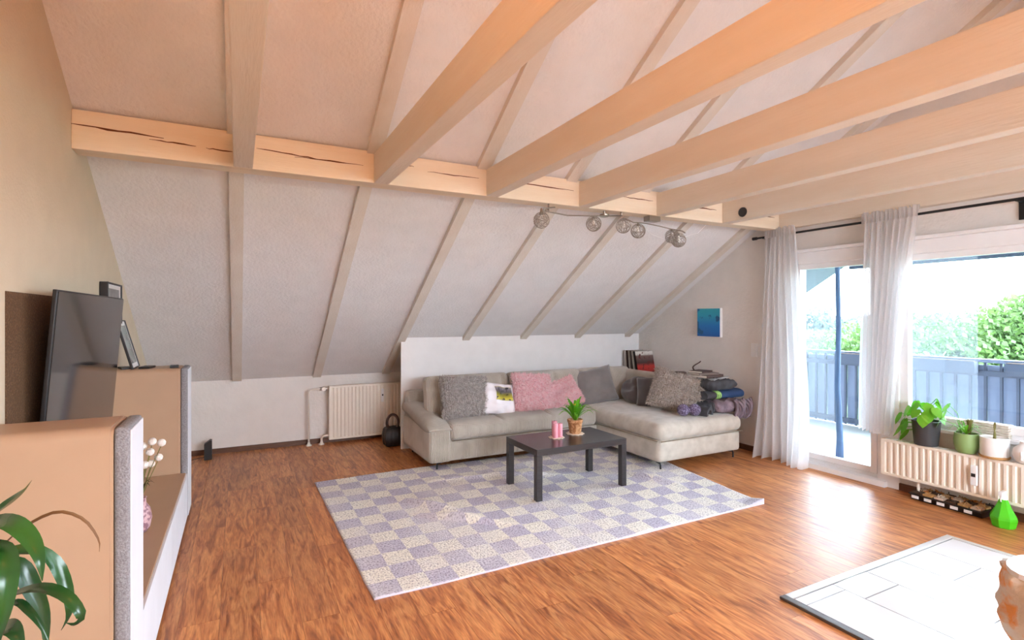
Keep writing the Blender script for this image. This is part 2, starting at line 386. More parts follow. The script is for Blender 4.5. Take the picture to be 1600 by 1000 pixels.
# gable wall around its openings
bm = bmesh.new()
def gseg(y0, y1, z0, z1=None):
    if z1 is None:
        pts = [(y0, z0), (y1, z0), (y1, ceil(y1)+.12)] + ([(YR, ZR+.15)] if y0 < YR < y1 else []) + [(y0, ceil(y0)+.12)]
        prism(bm, pts, 'x', XG, XG+.25)
    else: box(bm, XG, XG+.25, y0, y1, z0, z1)
gseg(3.55, YK, -.1); gseg(2.68, 3.55, 2.05); gseg(2.56, 2.68, -.1); gseg(.85, 2.56, 2.05); gseg(.85, 2.56, -.1, .58)
gseg(-.5, .85, -.1); gseg(-2.1, -.5, 2.05); gseg(-2.1, -.5, -.1, .58); gseg(YB, -2.1, -.1)
struct('wall_right', bm, 'wall')
# thin partition behind the sofa
struct('wall_partition', BX(1.64, XG, YS, YS+.025, 0, ceil(YS)+.0), 'wall_smooth')
# sloped ceilings
def slope(y0, y1, name):
    bm = bmesh.new(); prism(bm, [(y0, ceil(y0)), (y1, ceil(y1)), (y1, ceil(y1)+.12), (y0, ceil(y0)+.12)], 'x', XL-.2, XG+.25)
    return struct(name, bm, 'plaster')
ce = slope(YR, YK+.12, 'ceiling'); 
bmr = bmesh.new(); dz0, dz1 = -3.4, -1.6   # unseen opening added in the rear slope for fill light
for (xa, xb, ya, yb) in [(XL-.2, 1.0, YB-.12, YR), (4.2, XG+.25, YB-.12, YR), (1.0, 4.2, YB-.12, -3.25), (1.0, 4.2, -1.9, YR)]:
    prism(bmr, [(ya, ceil(ya) if ya > YB else .8), (yb, ceil(yb)), (yb, ceil(yb)+.12), (ya, (ceil(ya) if ya > YB else .8)+.12)], 'x', xa, xb)
struct('ceiling_rear', bmr, 'plaster')
# baseboards
struct('baseboard_back', BX(XL, XG, YK-.02, YK, 0, .055), 'darkbrownbase')
struct('baseboard_right', BX(XG-.018, XG, 3.6, YS, 0, .06), 'darkbrownbase')
struct('baseboard_window', BX(XG-.018, XG, .2, 2.62, 0, .06), 'darkbrownbase')
struct('baseboard_left', BX(XL, XL+.018, -1, 1.9, 0, .06), 'darkbrownbase')

# ---------------------------------------------------------------- timbers
def ordinal(i): return ['first', 'second', 'third', 'fourth', 'fifth', 'sixth', 'seventh'][i]
raf = [-.01, .825, 1.64, 2.43, 3.215, 4.04, 4.89]
for i, xc in enumerate(raf):
    hw = .05
    b = bmesh.new()
    pts = [(YR, ZR-.06), (3.70, ceil(3.70)-.05), (3.70, ceil(3.70)+.01), (YR, ZR+.01)]
    prism(b, pts, 'x', xc-hw, xc+hw)
    ye = YK-.05 if i < 3 else YS+.0
    pts = [(3.70, ceil(3.70)-.05), (ye, ceil(ye)-.045), (ye, ceil(ye)+.01), (3.70, ceil(3.70)+.01)]
    prism(b, pts, 'x', xc-hw*.9, xc+hw*.9)
    where = ['nearest the television wall, above the tall cream cabinet', 'second from the television wall, left of the radiator',
             'third from the television wall, ending behind the sofa panel edge', 'fourth from the television wall, ending above the grey fur cushion',
             'fifth from the television wall, ending above the pink cushions', 'sixth from the television wall, ending above the plain grey cushion', 'last one, beside the window gable wall'][i]
    one('rafter', b, 'rafter', 'white rafter on the slope, '+where, 'rafter', group='painted rafters')
def purl(yf, name, label):
    r = thing(name, label, 'beam', (2.15, yf, 2.41))
    obj('timber', BX(XL, XG, yf-.0 if yf > 0 else yf, yf+.14, 2.41, 2.625, bev=.004), 'purlin', r)
    return r
pl = purl(3.63, 'purlin', 'long horizontal cream purlin with dark drying cracks under the sloped ceiling')
rnd = random.Random(3)
def crack(x0, x1, z0, z1, t=.0035):
    b = bmesh.new(); n = 9; top = []; bot = []
    for k in range(n):
        u = k/(n-1); z = z0+(z1-z0)*u+rnd.uniform(-.003, .003); th = t*math.sin(pi*(.08+.84*u))*rnd.uniform(.6, 1.2); xx = x0+(x1-x0)*u
        top.append((xx, z+th)); bot.append((xx, z-th))
    prism(b, top+bot[::-1], 'y', 3.6285, 3.6345); obj('crack', b, 'crack', pl)
for a in [(-.8, -.38, 2.545, 2.527, .006), (-.45, -.22, 2.512, 2.506, .004), (-.17, -.03, 2.502, 2.499, .004), (.1, .5, 2.54, 2.522, .004), (.32, .75, 2.519, 2.522, .004),
          (.98, 1.1, 2.56, 2.558), (1.2, 1.6, 2.535, 2.535), (1.85, 2.45, 2.545, 2.535, .005), (2.95, 3.3, 2.54, 2.535, .005), (3.75, 4.1, 2.53, 2.53, .006), (4.6, 4.95, 2.53, 2.53, .005)]: crack(*a)
purl(2*YR-3.63-.14, 'purlin', 'rear horizontal cream purlin across the room behind the viewer')
for i in range(7):
    x0 = -.02+.84*i; x1 = min(x0+.10, XG-.001)
    if i == 0: x0 -= .005
    where = ['nearest the television wall, seen almost end on', 'second from the television wall, steepest orange one', 'third from the television wall, wide orange one across the middle',
             'fourth from the television wall, above the ball lamp', 'fifth from the television wall, below the widest gap', 'sixth from the television wall, with a round black disc on it', 'last one, against the window wall above the curtain pole'][i]
    one('tie_beam', BX(x0, x1, 2*YR-3.63, 3.629, 2.41, 2.61, bev=.005), 'beam', 'long cream tie beam, '+where, 'beam', group='ceiling tie beams')
one('disc_sensor', (lambda b: (bmesh.ops.rotate(b, cent=(0,0,0), matrix=Matrix.Rotation(-pi/2, 3, 'Y'), verts=b.verts), b)[1])(LT([(0,0),(.042,0),(.045,.004),(.043,.014),(.02,.018),(0,.018)])),
    'plasticblack', 'round black disc fixed to the side of a cream tie beam', 'sensor', loc=(4.179, 3.39, 2.475), smooth='auto')

# ---------------------------------------------------------------- gable door, window, sill, curtains
d1 = struct('door_1', BX(5.14, 5.21, 2.68, 3.55, 0, .09), 'upvc')   # threshold carries the balcony door
def frame(y0, y1, z0, z1, t, x0, x1):
    b = bmesh.new(); box(b, x0, x1, y0, y0+t, z0, z1, bev=.004); box(b, x0, x1, y1-t, y1, z0, z1, bev=.004)
    box(b, x0, x1, y0+t, y1-t, z1-t, z1, bev=.004); box(b, x0, x1, y0+t, y1-t, z0, z0+t, bev=.004); return b
obj('door_frame', frame(2.68, 3.55, .03, 2.06, .05, 5.12, 5.21), 'upvc', d1)
ds = obj('door_sash', frame(2.72, 3.51, .085, 2.035, .055, 5.105, 5.175), 'upvc', d1)
obj('glass', BX(5.14, 5.148, 2.77, 3.46, .14, 1.985), 'glass', ds)
w1 = struct('window_1', frame(.85, 2.56, .58, 2.06, .05, 5.12, 5.21), 'upvc')
ws = obj('window_sash', frame(.89, 2.53, .62, 2.04, .06, 5.105, 5.175), 'upvc', w1)
obj('glass', BX(5.14, 5.148, .94, 2.48, .67, 1.985), 'glass', ws)
obj('post', BX(5.08, 5.12, 2.53, 2.70, .0, 2.06, bev=.004), 'upvc', w1)
w2 = struct('added_window', frame(-2.1, -.5, .58, 2.06, .05, 5.12, 5.21), 'upvc')  # unseen window, added so more daylight reaches the rear of the room
obj('glass', BX(5.14, 5.148, -2.06, -.54, .62, 2.02), 'glass', w2)
struct('trim_1', BX(5.02, 5.10, .5, 3.62, 2.145, 2.175, bev=.005), 'upvc')
struct('trim_2', BX(5.07, 5.11, .5, 3.62, 2.03, 2.145, bev=.004), 'upvc')
struct('trim_3', BX(5.06, 5.16, .85, 2.56, .56, .585, bev=.004), 'upvc')
struct('trim_4', BX(5.03, 5.14, 2.62, 3.62, 0, .05, bev=.004), 'upvc')
# curtain pole
cp = thing('curtain_pole', 'black curtain pole across the window wall holding white curtains', 'curtain pole', (5.0, 2.4, 2.35))
b = bmesh.new(); tube(b, [(5.0, .4, 2.35), (5.0, 3.88, 2.35)], .011, 10); obj('rod', b, 'black', cp, smooth='auto')
b = bmesh.new(); tube(b, [(5.0, 3.88, 2.35), (5.0, 3.93, 2.35)], .017, 10); obj('finial', b, 'black', cp, smooth='auto')
for y in (3.80, 1.72):
    b = bmesh.new(); box(b, 4.992, 5.10, y-.008, y+.008, 2.335, 2.35); box(b, 5.085, 5.10, y-.02, y+.02, 2.21, 2.37, bev=.002); obj('bracket', b, 'black', cp)
def curtain(label, top, bot, ztop, zbot, folds, xc=4.985, flare=0, ph=0):
    b = bmesh.new(); nu, nv = 120, 40; g = []
    for j in range(nv+1):
        v = j/nv; row = []
        for i in range(nu+1):
            u = i/nu; e = v**.8
            y0 = top[0]+(bot[0]-top[0])*e; y1 = top[1]+(bot[1]-top[1])*e
            uu = u+.02*sin(7*u+3*v+ph)
            y = y0+(y1-y0)*uu; amp = (.016+.03*min(1, v*3)) if v > .03 else .012
            x = xc+amp*sin(2*pi*folds*u+1.2*sin(3*v+ph+5*u))+.012*sin(2*pi*folds*2.3*u+ph)-flare*v**6*(.5+.5*sin(9*u))
            z = ztop+(zbot-ztop)*v+(.012*sin(2*pi*folds*u) if v > .9 else 0)+(.012*sin(2*pi*folds*1.7*u) if v < .01 else 0)
            row.append(b.verts.new((x, y, z)))
        g.append(row)
    for j in range(nv):
        for i in range(nu): b.faces.new((g[j][i], g[j][i+1], g[j+1][i+1], g[j+1][i]))
    r = thing('curtain', label, 'curtain', (xc, (bot[0]+bot[1])/2, zbot), group='sheer white curtains')
    obj('curtain_cloth', b, 'curtain', r, smooth=True)
    b = bmesh.new(); n = 60; ring = []
    for k in range(n+1):
        u = k/n; y = top[0]+(top[1]-top[0])*u; a = .014*sin(2*pi*folds*1.6*u)
        ring.append([(xc-.016+a, y, ztop+.012*sin(9*u*pi)), (xc-.018+a, y, ztop-.09), ])
    vs = [[b.verts.new(p) for p in q] for q in ring]
    for k in range(n): b.faces.new((vs[k][0], vs[k+1][0], vs[k+1][1], vs[k][1]))
    obj('gathered_header', b, 'curtain', r, smooth=True)
curtain('long sheer white curtain falling to the floor left of the balcony door', (3.76, 3.43), (3.88, 3.27), 2.42, .015, 7, flare=.09)
curtain('shorter sheer white curtain gathered between balcony door and window, above the radiator', (2.78, 2.33), (2.79, 2.53), 2.42, .49, 8, xc=4.99, ph=2)
# fly screen at the door, pale translucent panel at the window
fs = thing('screen_panel', 'pale mesh fly screen with a dark blue edge hanging outside the balcony door', 'fly screen', (5.34, 3.4, .05))
obj('mesh_panel', BX(5.335, 5.338, 3.24, 3.545, .05, 2.06), 'sheer_screen', fs)
b = bmesh.new(); tube(b, [(5.33, 3.21, 2.06), (5.335, 3.20, 1.4), (5.33, 3.21, .8), (5.34, 3.19, .3), (5.30, 3.17, .06)], [.022, .024, .026, .03, .04], 8); obj('edge_band', b, 'netedge', fs, smooth=True)
fs = one('screen_panel', BX(5.335, 5.338, 2.08, 2.55, .60, 2.04), 'sheer_screen', 'pale translucent panel covering the left edge of the wide window', 'fly screen')

# ---------------------------------------------------------------- outside
struct('balcony_floor', BX(5.35, 7.5, -3.5, 7, -.15, .02), 'balcony')
pr_ = thing('balcony_parapet', 'blue grey boarded balcony parapet beyond the glass', 'parapet', (7.4, 2.5, .02))
b = bmesh.new(); box(b, 7.36, 7.44, -2.5, 6.6, .99, 1.03, bev=.01); obj('handrail', b, 'parapet', pr_)
b = bmesh.new(); box(b, 7.38, 7.42, -2.5, 6.6, .84, .90); box(b, 7.38, 7.42, -2.5, 6.6, .06, .12); obj('cross_rail', b, 'parapet_dark', pr_)
mb = bpy.data.meshes.new('board'); bb = BX(-.008, .008, -.062, .062, .03, .96, bev=.002, seg=1); bb.to_mesh(mb); bb.free(); mb.materials.append(M['parapet'])
mb2 = bpy.data.meshes.new('batten'); bb = BX(-.012, .012, -.012, .012, .03, .99); bb.to_mesh(mb2); bb.free(); mb2.materials.append(M['parapet_dark'])
for k in range(65):
    y = -2.4+.139*k
    o = bpy.data.objects.new('board', mb); COL.objects.link(o); o.parent = pr_; o.location = (.03, y-2.5, -.02)
    o = bpy.data.objects.new('batten', mb2); COL.objects.link(o); o.parent = pr_; o.location = (-.0, y+.07-2.5, -.02)
for k, (y0, y1) in enumerate([(4.35, 3.62), (3.58, 2.86), (2.6, 1.9), (1.86, 1.1)]):
    t = thing('window_box', ['dark planter box on the parapet seen through the balcony door', 'dark planter box on the parapet behind the gathered curtain', 'dark planter box on the parapet, behind the wicker box', 'dark planter box at the far right of the parapet'][k], 'planter', (7.32, (y0+y1)/2, .87), group='balcony planter boxes')
    b = bmesh.new(); prism(b, [(7.27, .87), (7.355, .87), (7.355, 1.0), (7.25, 1.0)], 'y', y1, y0); obj('trough', b, 'parapet_dark', t)
    obj('soil', BX(7.262, 7.35, y1+.01, y0-.01, .99, 1.006), 'soil', t)
struct('roof_overhang', PR([(YR, ZR+.02), (YK+.5, ceil(YK)-.29), (YK+.5, ceil(YK)-.17), (YR, ZR+.14)], 'x', 5.35, 7.5), 'soffit')
struct('roof_overhang_rear', PR([(YR, ZR+.02), (YB-.5, ceil(YK)-.29), (YB-.5, ceil(YK)-.17), (YR, ZR+.14)], 'x', 5.35, 7.5), 'soffit')
struct('trim_5', BX(7.40, 7.48, -1.6, 4.3, 2.15, 2.42), 'soffit')
struct('ground', BX(7.6, 220, -160, 200, -6.3, -6.2), 'ground')

def leafball(b, c, R, n, s, rn, squash=.8):
    for _ in range(n):
        v = Vector((rn.gauss(0,1), rn.gauss(0,1), rn.gauss(0,1))).normalized()*R*(rn.random()**.35)
        p = Vector(c)+Vector((v.x, v.y, v.z*squash))
        a = Vector((rn.gauss(0,1), rn.gauss(0,1), rn.gauss(0,1))).normalized(); q = a.orthogonal().normalized(); r2 = a.cross(q)
        k = s*rn.uniform(.6, 1.4)
        vs = [b.verts.new(p+q*k), b.verts.new(p+r2*k*.55), b.verts.new(p-q*k), b.verts.new(p-r2*k*.55)]
        b.faces.new(vs)
def tree(loc, H, R, n, s, m, label, group, seed, blobs=9):
    rn = random.Random(seed); t = thing('tree', label, 'tree', loc, group)
    b = bmesh.new(); tube(b, [(0,0,0), (.05*H, .02*H, .3*H), (-.02*H, 0, .55*H), (0, 0, .8*H)], [.035*H, .025*H, .017*H, .008*H], 8)
    for k in range(7):
        a = rn.uniform(0, 2*pi); z = rn.uniform(.35, .6)*H
        tube(b, [(0, 0, z), (.4*R*cos(a), .4*R*sin(a), z+.12*H), (.75*R*cos(a), .75*R*sin(a), z+.2*H)], [.013*H, .009*H, .004*H], 5)
    obj('trunk', b, 'trunk', t, local=True, smooth=True)
    b = bmesh.new()
    for k in range(blobs):
        a = rn.uniform(0, 2*pi); q = R*.62*math.sqrt(rn.random()); z = H*(.62+.26*rn.random())
        leafball(b, (q*cos(a), q*sin(a), z), R*rn.uniform(.36, .55), n//blobs, s, rn)
    leafball(b, (0, 0, H*.72), R*.75, n//4, s, rn)
    obj('crown', b, m, t, local=True)['kind'] = 'stuff'
    return t
FG = 'foreground trees beyond the balcony'
tree((24, 13.3, -6.2), 7.8, 3.2, 16000, .10, 'foliage', 'bright green leafy tree seen through the balcony door', FG, 1)
tree((23, 7.6, -6.2), 8.9, 3.3, 20000, .10, 'foliage', 'tall bright green tree beyond the wide window', FG, 2, 13)
tree((22, 10.3, -6.2), 6.9, 2.4, 9000, .10, 'foliage_pale', 'paler lower tree behind the shorter curtain', FG, 3)
tree((28, 18.0, -6.2), 7.0, 3.4, 10000, .12, 'foliage_pale', 'pale green tree beyond the long curtain', FG, 4)
tree((26, 5.2, -6.2), 8.3, 2.8, 11000, .10, 'foliage', 'green tree at the right edge of the wide window', FG, 5)
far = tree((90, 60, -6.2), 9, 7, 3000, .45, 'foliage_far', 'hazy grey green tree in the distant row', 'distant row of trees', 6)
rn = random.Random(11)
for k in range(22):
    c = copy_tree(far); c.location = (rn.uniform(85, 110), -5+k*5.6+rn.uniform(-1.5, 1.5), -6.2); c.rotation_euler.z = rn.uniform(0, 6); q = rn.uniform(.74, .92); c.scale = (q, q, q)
# neighbour's house
hs = thing('house', "neighbouring house with a red tiled gable roof beyond the window", 'house', (30, 7.3, -6.2))
obj('walls', BX(28, 36, 1.2, 9.3, -6.2, -2.3), 'render', hs)
b = bmesh.new(); prism(b, [(.6, -2.6), (5.2, .15), (9.9, -2.6), (9.9, -2.35), (5.2, .42), (.6, -2.35)], 'x', 27.3, 36.5); obj('roof', b, 'rooftile', hs)
b = bmesh.new(); prism(b, [(1.2, -2.4), (9.3, -2.4), (5.2, .1)], 'x', 28, 36); obj('gable', b, 'render', hs)
for y in (3.4, 6.2):
    obj('window', BX(27.95, 28.02, y, y+.9, -1.95, -1.2), 'white', hs)

# ---------------------------------------------------------------- radiators
def radiator(root, axis, front, a0, a1, z0, z1, pitch, depth=.09, s=-1):
    """fluted panel whose face looks to -axis; a runs along the other horizontal axis"""
    b = bmesh.new(); n = int((a1-a0-.04)/pitch); prof = [(a0, front+depth), (a0, front), (a0+.02, front)]
    m0 = a0+.02; pw = (a1-a0-.04)/n
    for k in range(n):
        q = m0+k*pw; prof += [(q+pw*.12, front), (q+pw*.28, front+.014), (q+pw*.62, front+.014), (q+pw*.78, front)]
    prof += [(a1, front), (a1, front+depth)]
    if axis == 'y':   # face looks to -Y, runs along X
        prism(b, prof, 'z', z0+.02, z1-.02)
        box(b, a0, a1, front-.001, front+depth, z0, z0+.022, bev=.003); box(b, a0, a1, front-.001, front+depth, z1-.022, z1, bev=.003)
    else:
        prism(b, [(y, x) for x, y in prof], 'z', z0+.02, z1-.02)
        box(b, front-.001, front+depth, a0, a1, z0, z0+.022, bev=.003); box(b, front-.001, front+depth, a0, a1, z1-.022, z1, bev=.003)
    return obj('fluted_panel', b, 'radiator', root)
r1 = thing('radiator', 'cream ribbed radiator on the knee wall left of the sofa', 'radiator', (1.45, 6.5, 0))
radiator(r1, 'y', 6.50, .95, 2.05, .055, .685, .042)
b = bmesh.new()
for x_ in (1.15, 1.85): box(b, x_-.02, x_+.02, 6.58, 6.65, .2, .5)
obj('wall_bracket', b, 'radiator', r1)
b = bmesh.new(); tube(b, [(.73, 6.55, 0), (.73, 6.55, .62), (.745, 6.55, .65), (.78, 6.55, .655), (.95, 6.55, .655)], .011, 8); obj('supply_pipe', b, 'pipe', r1, smooth=True)
b = bmesh.new(); tube(b, [(.87, 6.55, 0), (.87, 6.55, .07), (.89, 6.55, .10), (.95, 6.55, .10)], .013, 8); obj('return_pipe', b, 'pipe', r1, smooth=True)
for x_ in (.73, .87): obj('floor_collar', LT([(0,0),(.034,0),(.034,.006),(.018,.02),(.012,.045),(0,.045)], (x_, 6.55, 0), 16), 'pipe', r1, smooth='auto')
b = bmesh.new(); tube(b, [(.85, 6.55, .655), (.93, 6.55, .655)], .02, 12); tube(b, [(.89, 6.56, .655), (.89, 6.50, .655)], .024, 12); obj('valve', b, 'steel', r1, smooth='auto')
cm = obj('heat_meter', BX(1.555, 1.585, 6.475, 6.50, .46, .62, bev=.004), 'whiteplastic', r1); obj('meter_display', BX(1.562, 1.578, 6.472, 6.476, .535, .555), 'plasticblack', cm)
r2 = thing('radiator', 'long low cream ribbed radiator under the wide window', 'radiator', (4.97, 1.6, 0))
radiator(r2, 'x', 4.92, .55, 2.59, .15, .455, .047)
b = bmesh.new()
for k in range(40):
    y = .58+k*.05; box(b, 4.935, 5.005, y, y+.03, .4552, .4585)
obj('top_grille', b, 'whiteplastic', r2)
b = bmesh.new()
for y in (1.2, 2.3): box(b, 5.005, 5.10, y-.02, y+.02, .2, .4)
obj('wall_bracket', b, 'radiator', r2)
b = bmesh.new(); tube(b, [(4.97, 2.33, 0), (4.97, 2.33, .16)], .012, 8); lathe(b, [(0,0),(.03,0),(.02,.02),(0,.02)], (4.97, 2.33, 0), 12); obj('supply_pipe', b, 'pipe', r2, smooth='auto')
cm = obj('heat_meter', BX(4.895, 4.92, 1.915, 1.955, .235, .385, bev=.005), 'whiteplastic', r2); obj('meter_display', BX(4.892, 4.896, 1.922, 1.948, .30, .325), 'plasticblack', cm)

# ---------------------------------------------------------------- hearth
ht = thing('hearth', 'raised pale glossy tiled hearth slab set on the wood floor', 'hearth', (3.43, .8, 0))
obj('mortar_bed', BX(2.60, 4.26, -.3, 1.80, 0, .008), 'grout', ht)
rows = [2.603, 2.938, 3.258, 3.583, 3.907, 4.255]; jn = [1.727, 1.624, 1.205, 1.507, 1.16]
for k in range(5):
    ys = [1.795, jn[k]]
    while ys[-1] > -.3: ys.append(ys[-1]-.6)
    ys[-1] = -.3
    for a, c in zip(ys, ys[1:]):
        if a-c > .02: obj('tile', BX(rows[k]+.003, rows[k+1]-.003, c+.003, a-.003, .006, .013, bev=.001, seg=1), 'tile', ht)
obj('side_profile', BX(2.555, 2.598, -.3, 1.845, 0, .016, bev=.004), 'trimdark', ht)
obj('edge_profile', BX(2.598, 4.30, 1.80, 1.845, 0, .015, bev=.004), 'trimsilver', ht)
obj('edge_profile', BX(4.258, 4.30, -.3, 1.80, 0, .015, bev=.004), 'trimsilver', ht)
ls = thing('log_stool', 'rough orange brown stone stump with a flat white top on the hearth', 'stool', (2.95, .88, .013))
b = bmesh.new(); nv, nu = 26, 48; g = []
for j in range(nv+1):
    z = .43*j/nv; row = []
    for i in range(nu):
        a = 2*pi*i/nu; base = .155+.03*sin(z/.43*4.2-1.8)+.035*noise.noise(Vector((cos(a)*2, sin(a)*2, z*7)))+.02*noise.noise(Vector((cos(a)*7, sin(a)*7, z*20)))
        row.append(b.verts.new((base*cos(a), base*sin(a), z)))
    g.append(row)
for j in range(nv):
    for i in range(nu): b.faces.new((g[j][i], g[j][(i+1)%nu], g[j+1][(i+1)%nu], g[j+1][i]))
b.faces.new(g[0][::-1]); b.faces.new(g[-1]); obj('stump', b, 'bark', ls, local=True, smooth=True)
b = bmesh.new(); pts = [(.165*(1+.06*sin(5*a+1))*cos(a), .165*(1+.06*sin(3*a))*sin(a)) for a in [2*pi*i/28 for i in range(28)]]; prism(b, pts, 'z', .43, .452); obj('top_plate', b, 'whitepot', ls, local=True)
b = bmesh.new(); pts = [(.11*(1+.08*sin(4*a))*cos(a)+.02, .11*(1+.06*sin(3*a))*sin(a)) for a in [2*pi*i/28 for i in range(28)]]; prism(b, pts, 'z', .452, .466); obj('upper_plate', b, 'whitepot', ls, local=True)

# ---------------------------------------------------------------- rug
def rugz(x, y):
    z = .012
    for (cx, cy, dx, dy, L_, A, W_) in [(1.36, 3.95, .55, -.85, .32, .05, .035), (1.45, 3.62, .75, -.7, .30, .055, .03), (2.45, 4.35, .8, -.5, .3, .025, .04), (1.9, 4.55, 1, -.1, .45, .02, .05), (3.35, 3.75, .35, -.9, .28, .04, .045), (2.75, 4.75, .9, .2, .4, .015, .05)]:
        q = math.hypot(dx, dy); dx /= q; dy /= q; u = (x-cx)*dx+(y-cy)*dy; v = -(x-cx)*dy+(y-cy)*dx
        z += A*math.exp(-(u/L_)**2-(v/W_)**2)
    z += .010*noise.noise(Vector((x*1.7, y*1.7, 0)))+.004*noise.noise(Vector((x*7, y*7, 3)))
    return max(z, .009)
c00, c10, c01, c11 = Vector((.61, 5.05)), Vector((4.02, 5.05)), Vector((.635, 2.815)), Vector((3.74, 2.835))
b = bmesh.new(); nu, nv = 220, 150; uvl = b.loops.layers.uv.new('UVMap'); g = []
for j in range(nv+1):
    v = j/nv; row = []
    for i in range(nu+1):
        u = i/nu; p = (c00*(1-u)+c10*u)*(1-v)+(c01*(1-u)+c11*u)*v
        e = .008*noise.noise(Vector((p.x*3, p.y*3, 9)))
        if i in (0, nu): p.x += e
        if j in (0, nv): p.y += e
        z = rugz(p.x, p.y)
        z += .035*max(0, 1-math.hypot(u-1, v-1)/.06)   # the raised near-right corner
        row.append(b.verts.new((p.x, p.y, z+.0015*noise.noise(Vector((p.x*60, p.y*60, 0))))))
    g.append(row)
for j in range(nv):
    for i in range(nu):
        f = b.faces.new((g[j][i], g[j][i+1], g[j+1][i+1], g[j+1][i]))
        for lp, (a, c) in zip(f.loops, [(i, j), (i+1, j), (i+1, j+1), (i, j+1)]): lp[uvl].uv = (a/nu*3.24, c/nv*2.2)
edge = [g[0][i] for i in range(nu+1)]+[g[j][nu] for j in range(1, nv+1)]+[g[nv][i] for i in range(nu-1, -1, -1)]+[g[j][0] for j in range(nv-1, 0, -1)]
low = [b.verts.new((v.co.x, v.co.y, .001)) for v in edge]
for k in range(len(edge)):
    f = b.faces.new((edge[k], edge[(k+1) % len(edge)], low[(k+1) % len(edge)], low[k]))
one('rug', b, 'rug', 'large wrinkled rug with faded lilac and cream checks under the coffee table', 'rug', loc=(0,0,0), smooth=True)

# ---------------------------------------------------------------- coffee table
RZ = .016
ct = thing('coffee_table', 'low black-brown rectangular coffee table on the checked rug', 'table', (2.58, 3.945, RZ))
obj('tabletop', BX(2.126, 3.035, 3.672, 4.22, .38, .432, bev=.003), 'tabletop', ct)
for x_ in (2.126, 2.983):
    for y_ in (3.672, 4.168): obj('leg', BX(x_, x_+.052, y_, y_+.052, RZ, .379, bev=.002), 'tabletop', ct)
TZ = .4325
# candles cluster, pot plant
def scallop(name, x, y, r, label):
    b = bmesh.new(); pts = [((r+.006*cos(10*a))*cos(a), (r+.006*cos(10*a))*sin(a)) for a in [2*pi*i/60 for i in range(60)]]; prism(b, pts, 'z', 0, .006)
    return one(name, b, 'doily', label, 'coaster', loc=(x, y, TZ), group='scalloped coasters')
scallop('coaster', 2.50, 3.975, .066, 'pale scalloped coaster under the pink candles')
scallop('coaster', 2.735, 4.03, .078, 'pale scalloped coaster under the terracotta plant pot')
for k, (dx, dy, hh, lb) in enumerate([(-.024, -.02, .125, 'pink pillar candle at the front left of the three'), (.028, -.012, .12, 'pink pillar candle at the right of the three'), (0, .034, .135, 'pink pillar candle at the back of the three, the tallest')]):
    t = thing('candle', lb+' on the coffee table', 'candle', (2.50+dx, 3.975+dy, TZ+.006), 'pink candles on the coffee table')
    obj('wax', LT([(0,0),(.023,0),(.0235,.01),(.0235,hh-.006),(.021,hh),(.006,hh-.003),(0,hh-.003)], n=24), 'candle', t, local=True, smooth='auto')
    b = bmesh.new(); tube(b, [(0,0,hh-.004), (.002,0,hh+.008)], .001, 5); obj('wick', b, 'black', t, local=True)
def leaf(b, base, az, pts, wid, tw=0, fold=.25):
    """pts: list of (out, up); ribbon leaf with a V fold"""
    n = len(pts); L_, Mi, R_ = [], [], []
    ca, sa = cos(az), sin(az)
    for i, (o, u) in enumerate(pts):
        t = i/(n-1); w_ = wid*(math.sin(pi*(.12+.88*t)**.8) if t < 1 else .02)
        w_ = max(w_, .0006); p = Vector((base[0]+o*ca, base[1]+o*sa, base[2]+u)); s = Vector((-sa, ca, tw*t)).normalized()
        L_.append(b.verts.new(p+s*w_+Vector((0,0,w_*fold)))); Mi.append(b.verts.new(p)); R_.append(b.verts.new(p-s*w_+Vector((0,0,w_*fold))))
    for i in range(n-1):
        b.faces.new((L_[i], Mi[i], Mi[i+1], L_[i+1])); b.faces.new((Mi[i], R_[i], R_[i+1], Mi[i+1]))
def arc(n, out, up, droop):
    return [(out*t, up*math.sin(min(t*1.15, 1)*pi/2)-droop*t**2.6) for t in [i/(n-1) for i in range(n)]]
pp = thing('potted_bromeliad', 'bright green bromeliad with yellow centre in a rough terracotta pot', 'potted plant', (2.735, 4.03, TZ+.0065))
obj('pot', LT([(0,0),(.05,0),(.054,.01),(.064,.095),(.069,.10),(.071,.125),(.064,.128),(.060,.11),(0,.108)], n=32), 'terracotta', pp, local=True, smooth='auto')
obj('soil', LT([(0,.112),(.058,.11)], n=20), 'soil', pp, local=True)
rn = random.Random(5)
for k in range(30):
    az = k*2.4+rn.uniform(-.2, .2); ring = k/30
    out = .08+.17*ring+rn.uniform(-.02, .02); up = .22-.11*ring+rn.uniform(-.02, .02); b = bmesh.new()
    leaf(b, (0, 0, .108), az, arc(9, out, up, .02+.05*ring), .0155)
    obj('leaf', b, 'leaf_bright', pp, local=True, smooth=True)
for k in range(9):
    b = bmesh.new(); leaf(b, (0, 0, .22), k*2.4, arc(6, .028, .05-.002*k, .0), .008); obj('bract', b, 'leaf_yellow', pp, local=True, smooth=True)
b = bmesh.new(); tube(b, [(0,0,.108), (0,0,.23)], .007, 8); obj('stem', b, 'leaf_bright', pp, local=True)

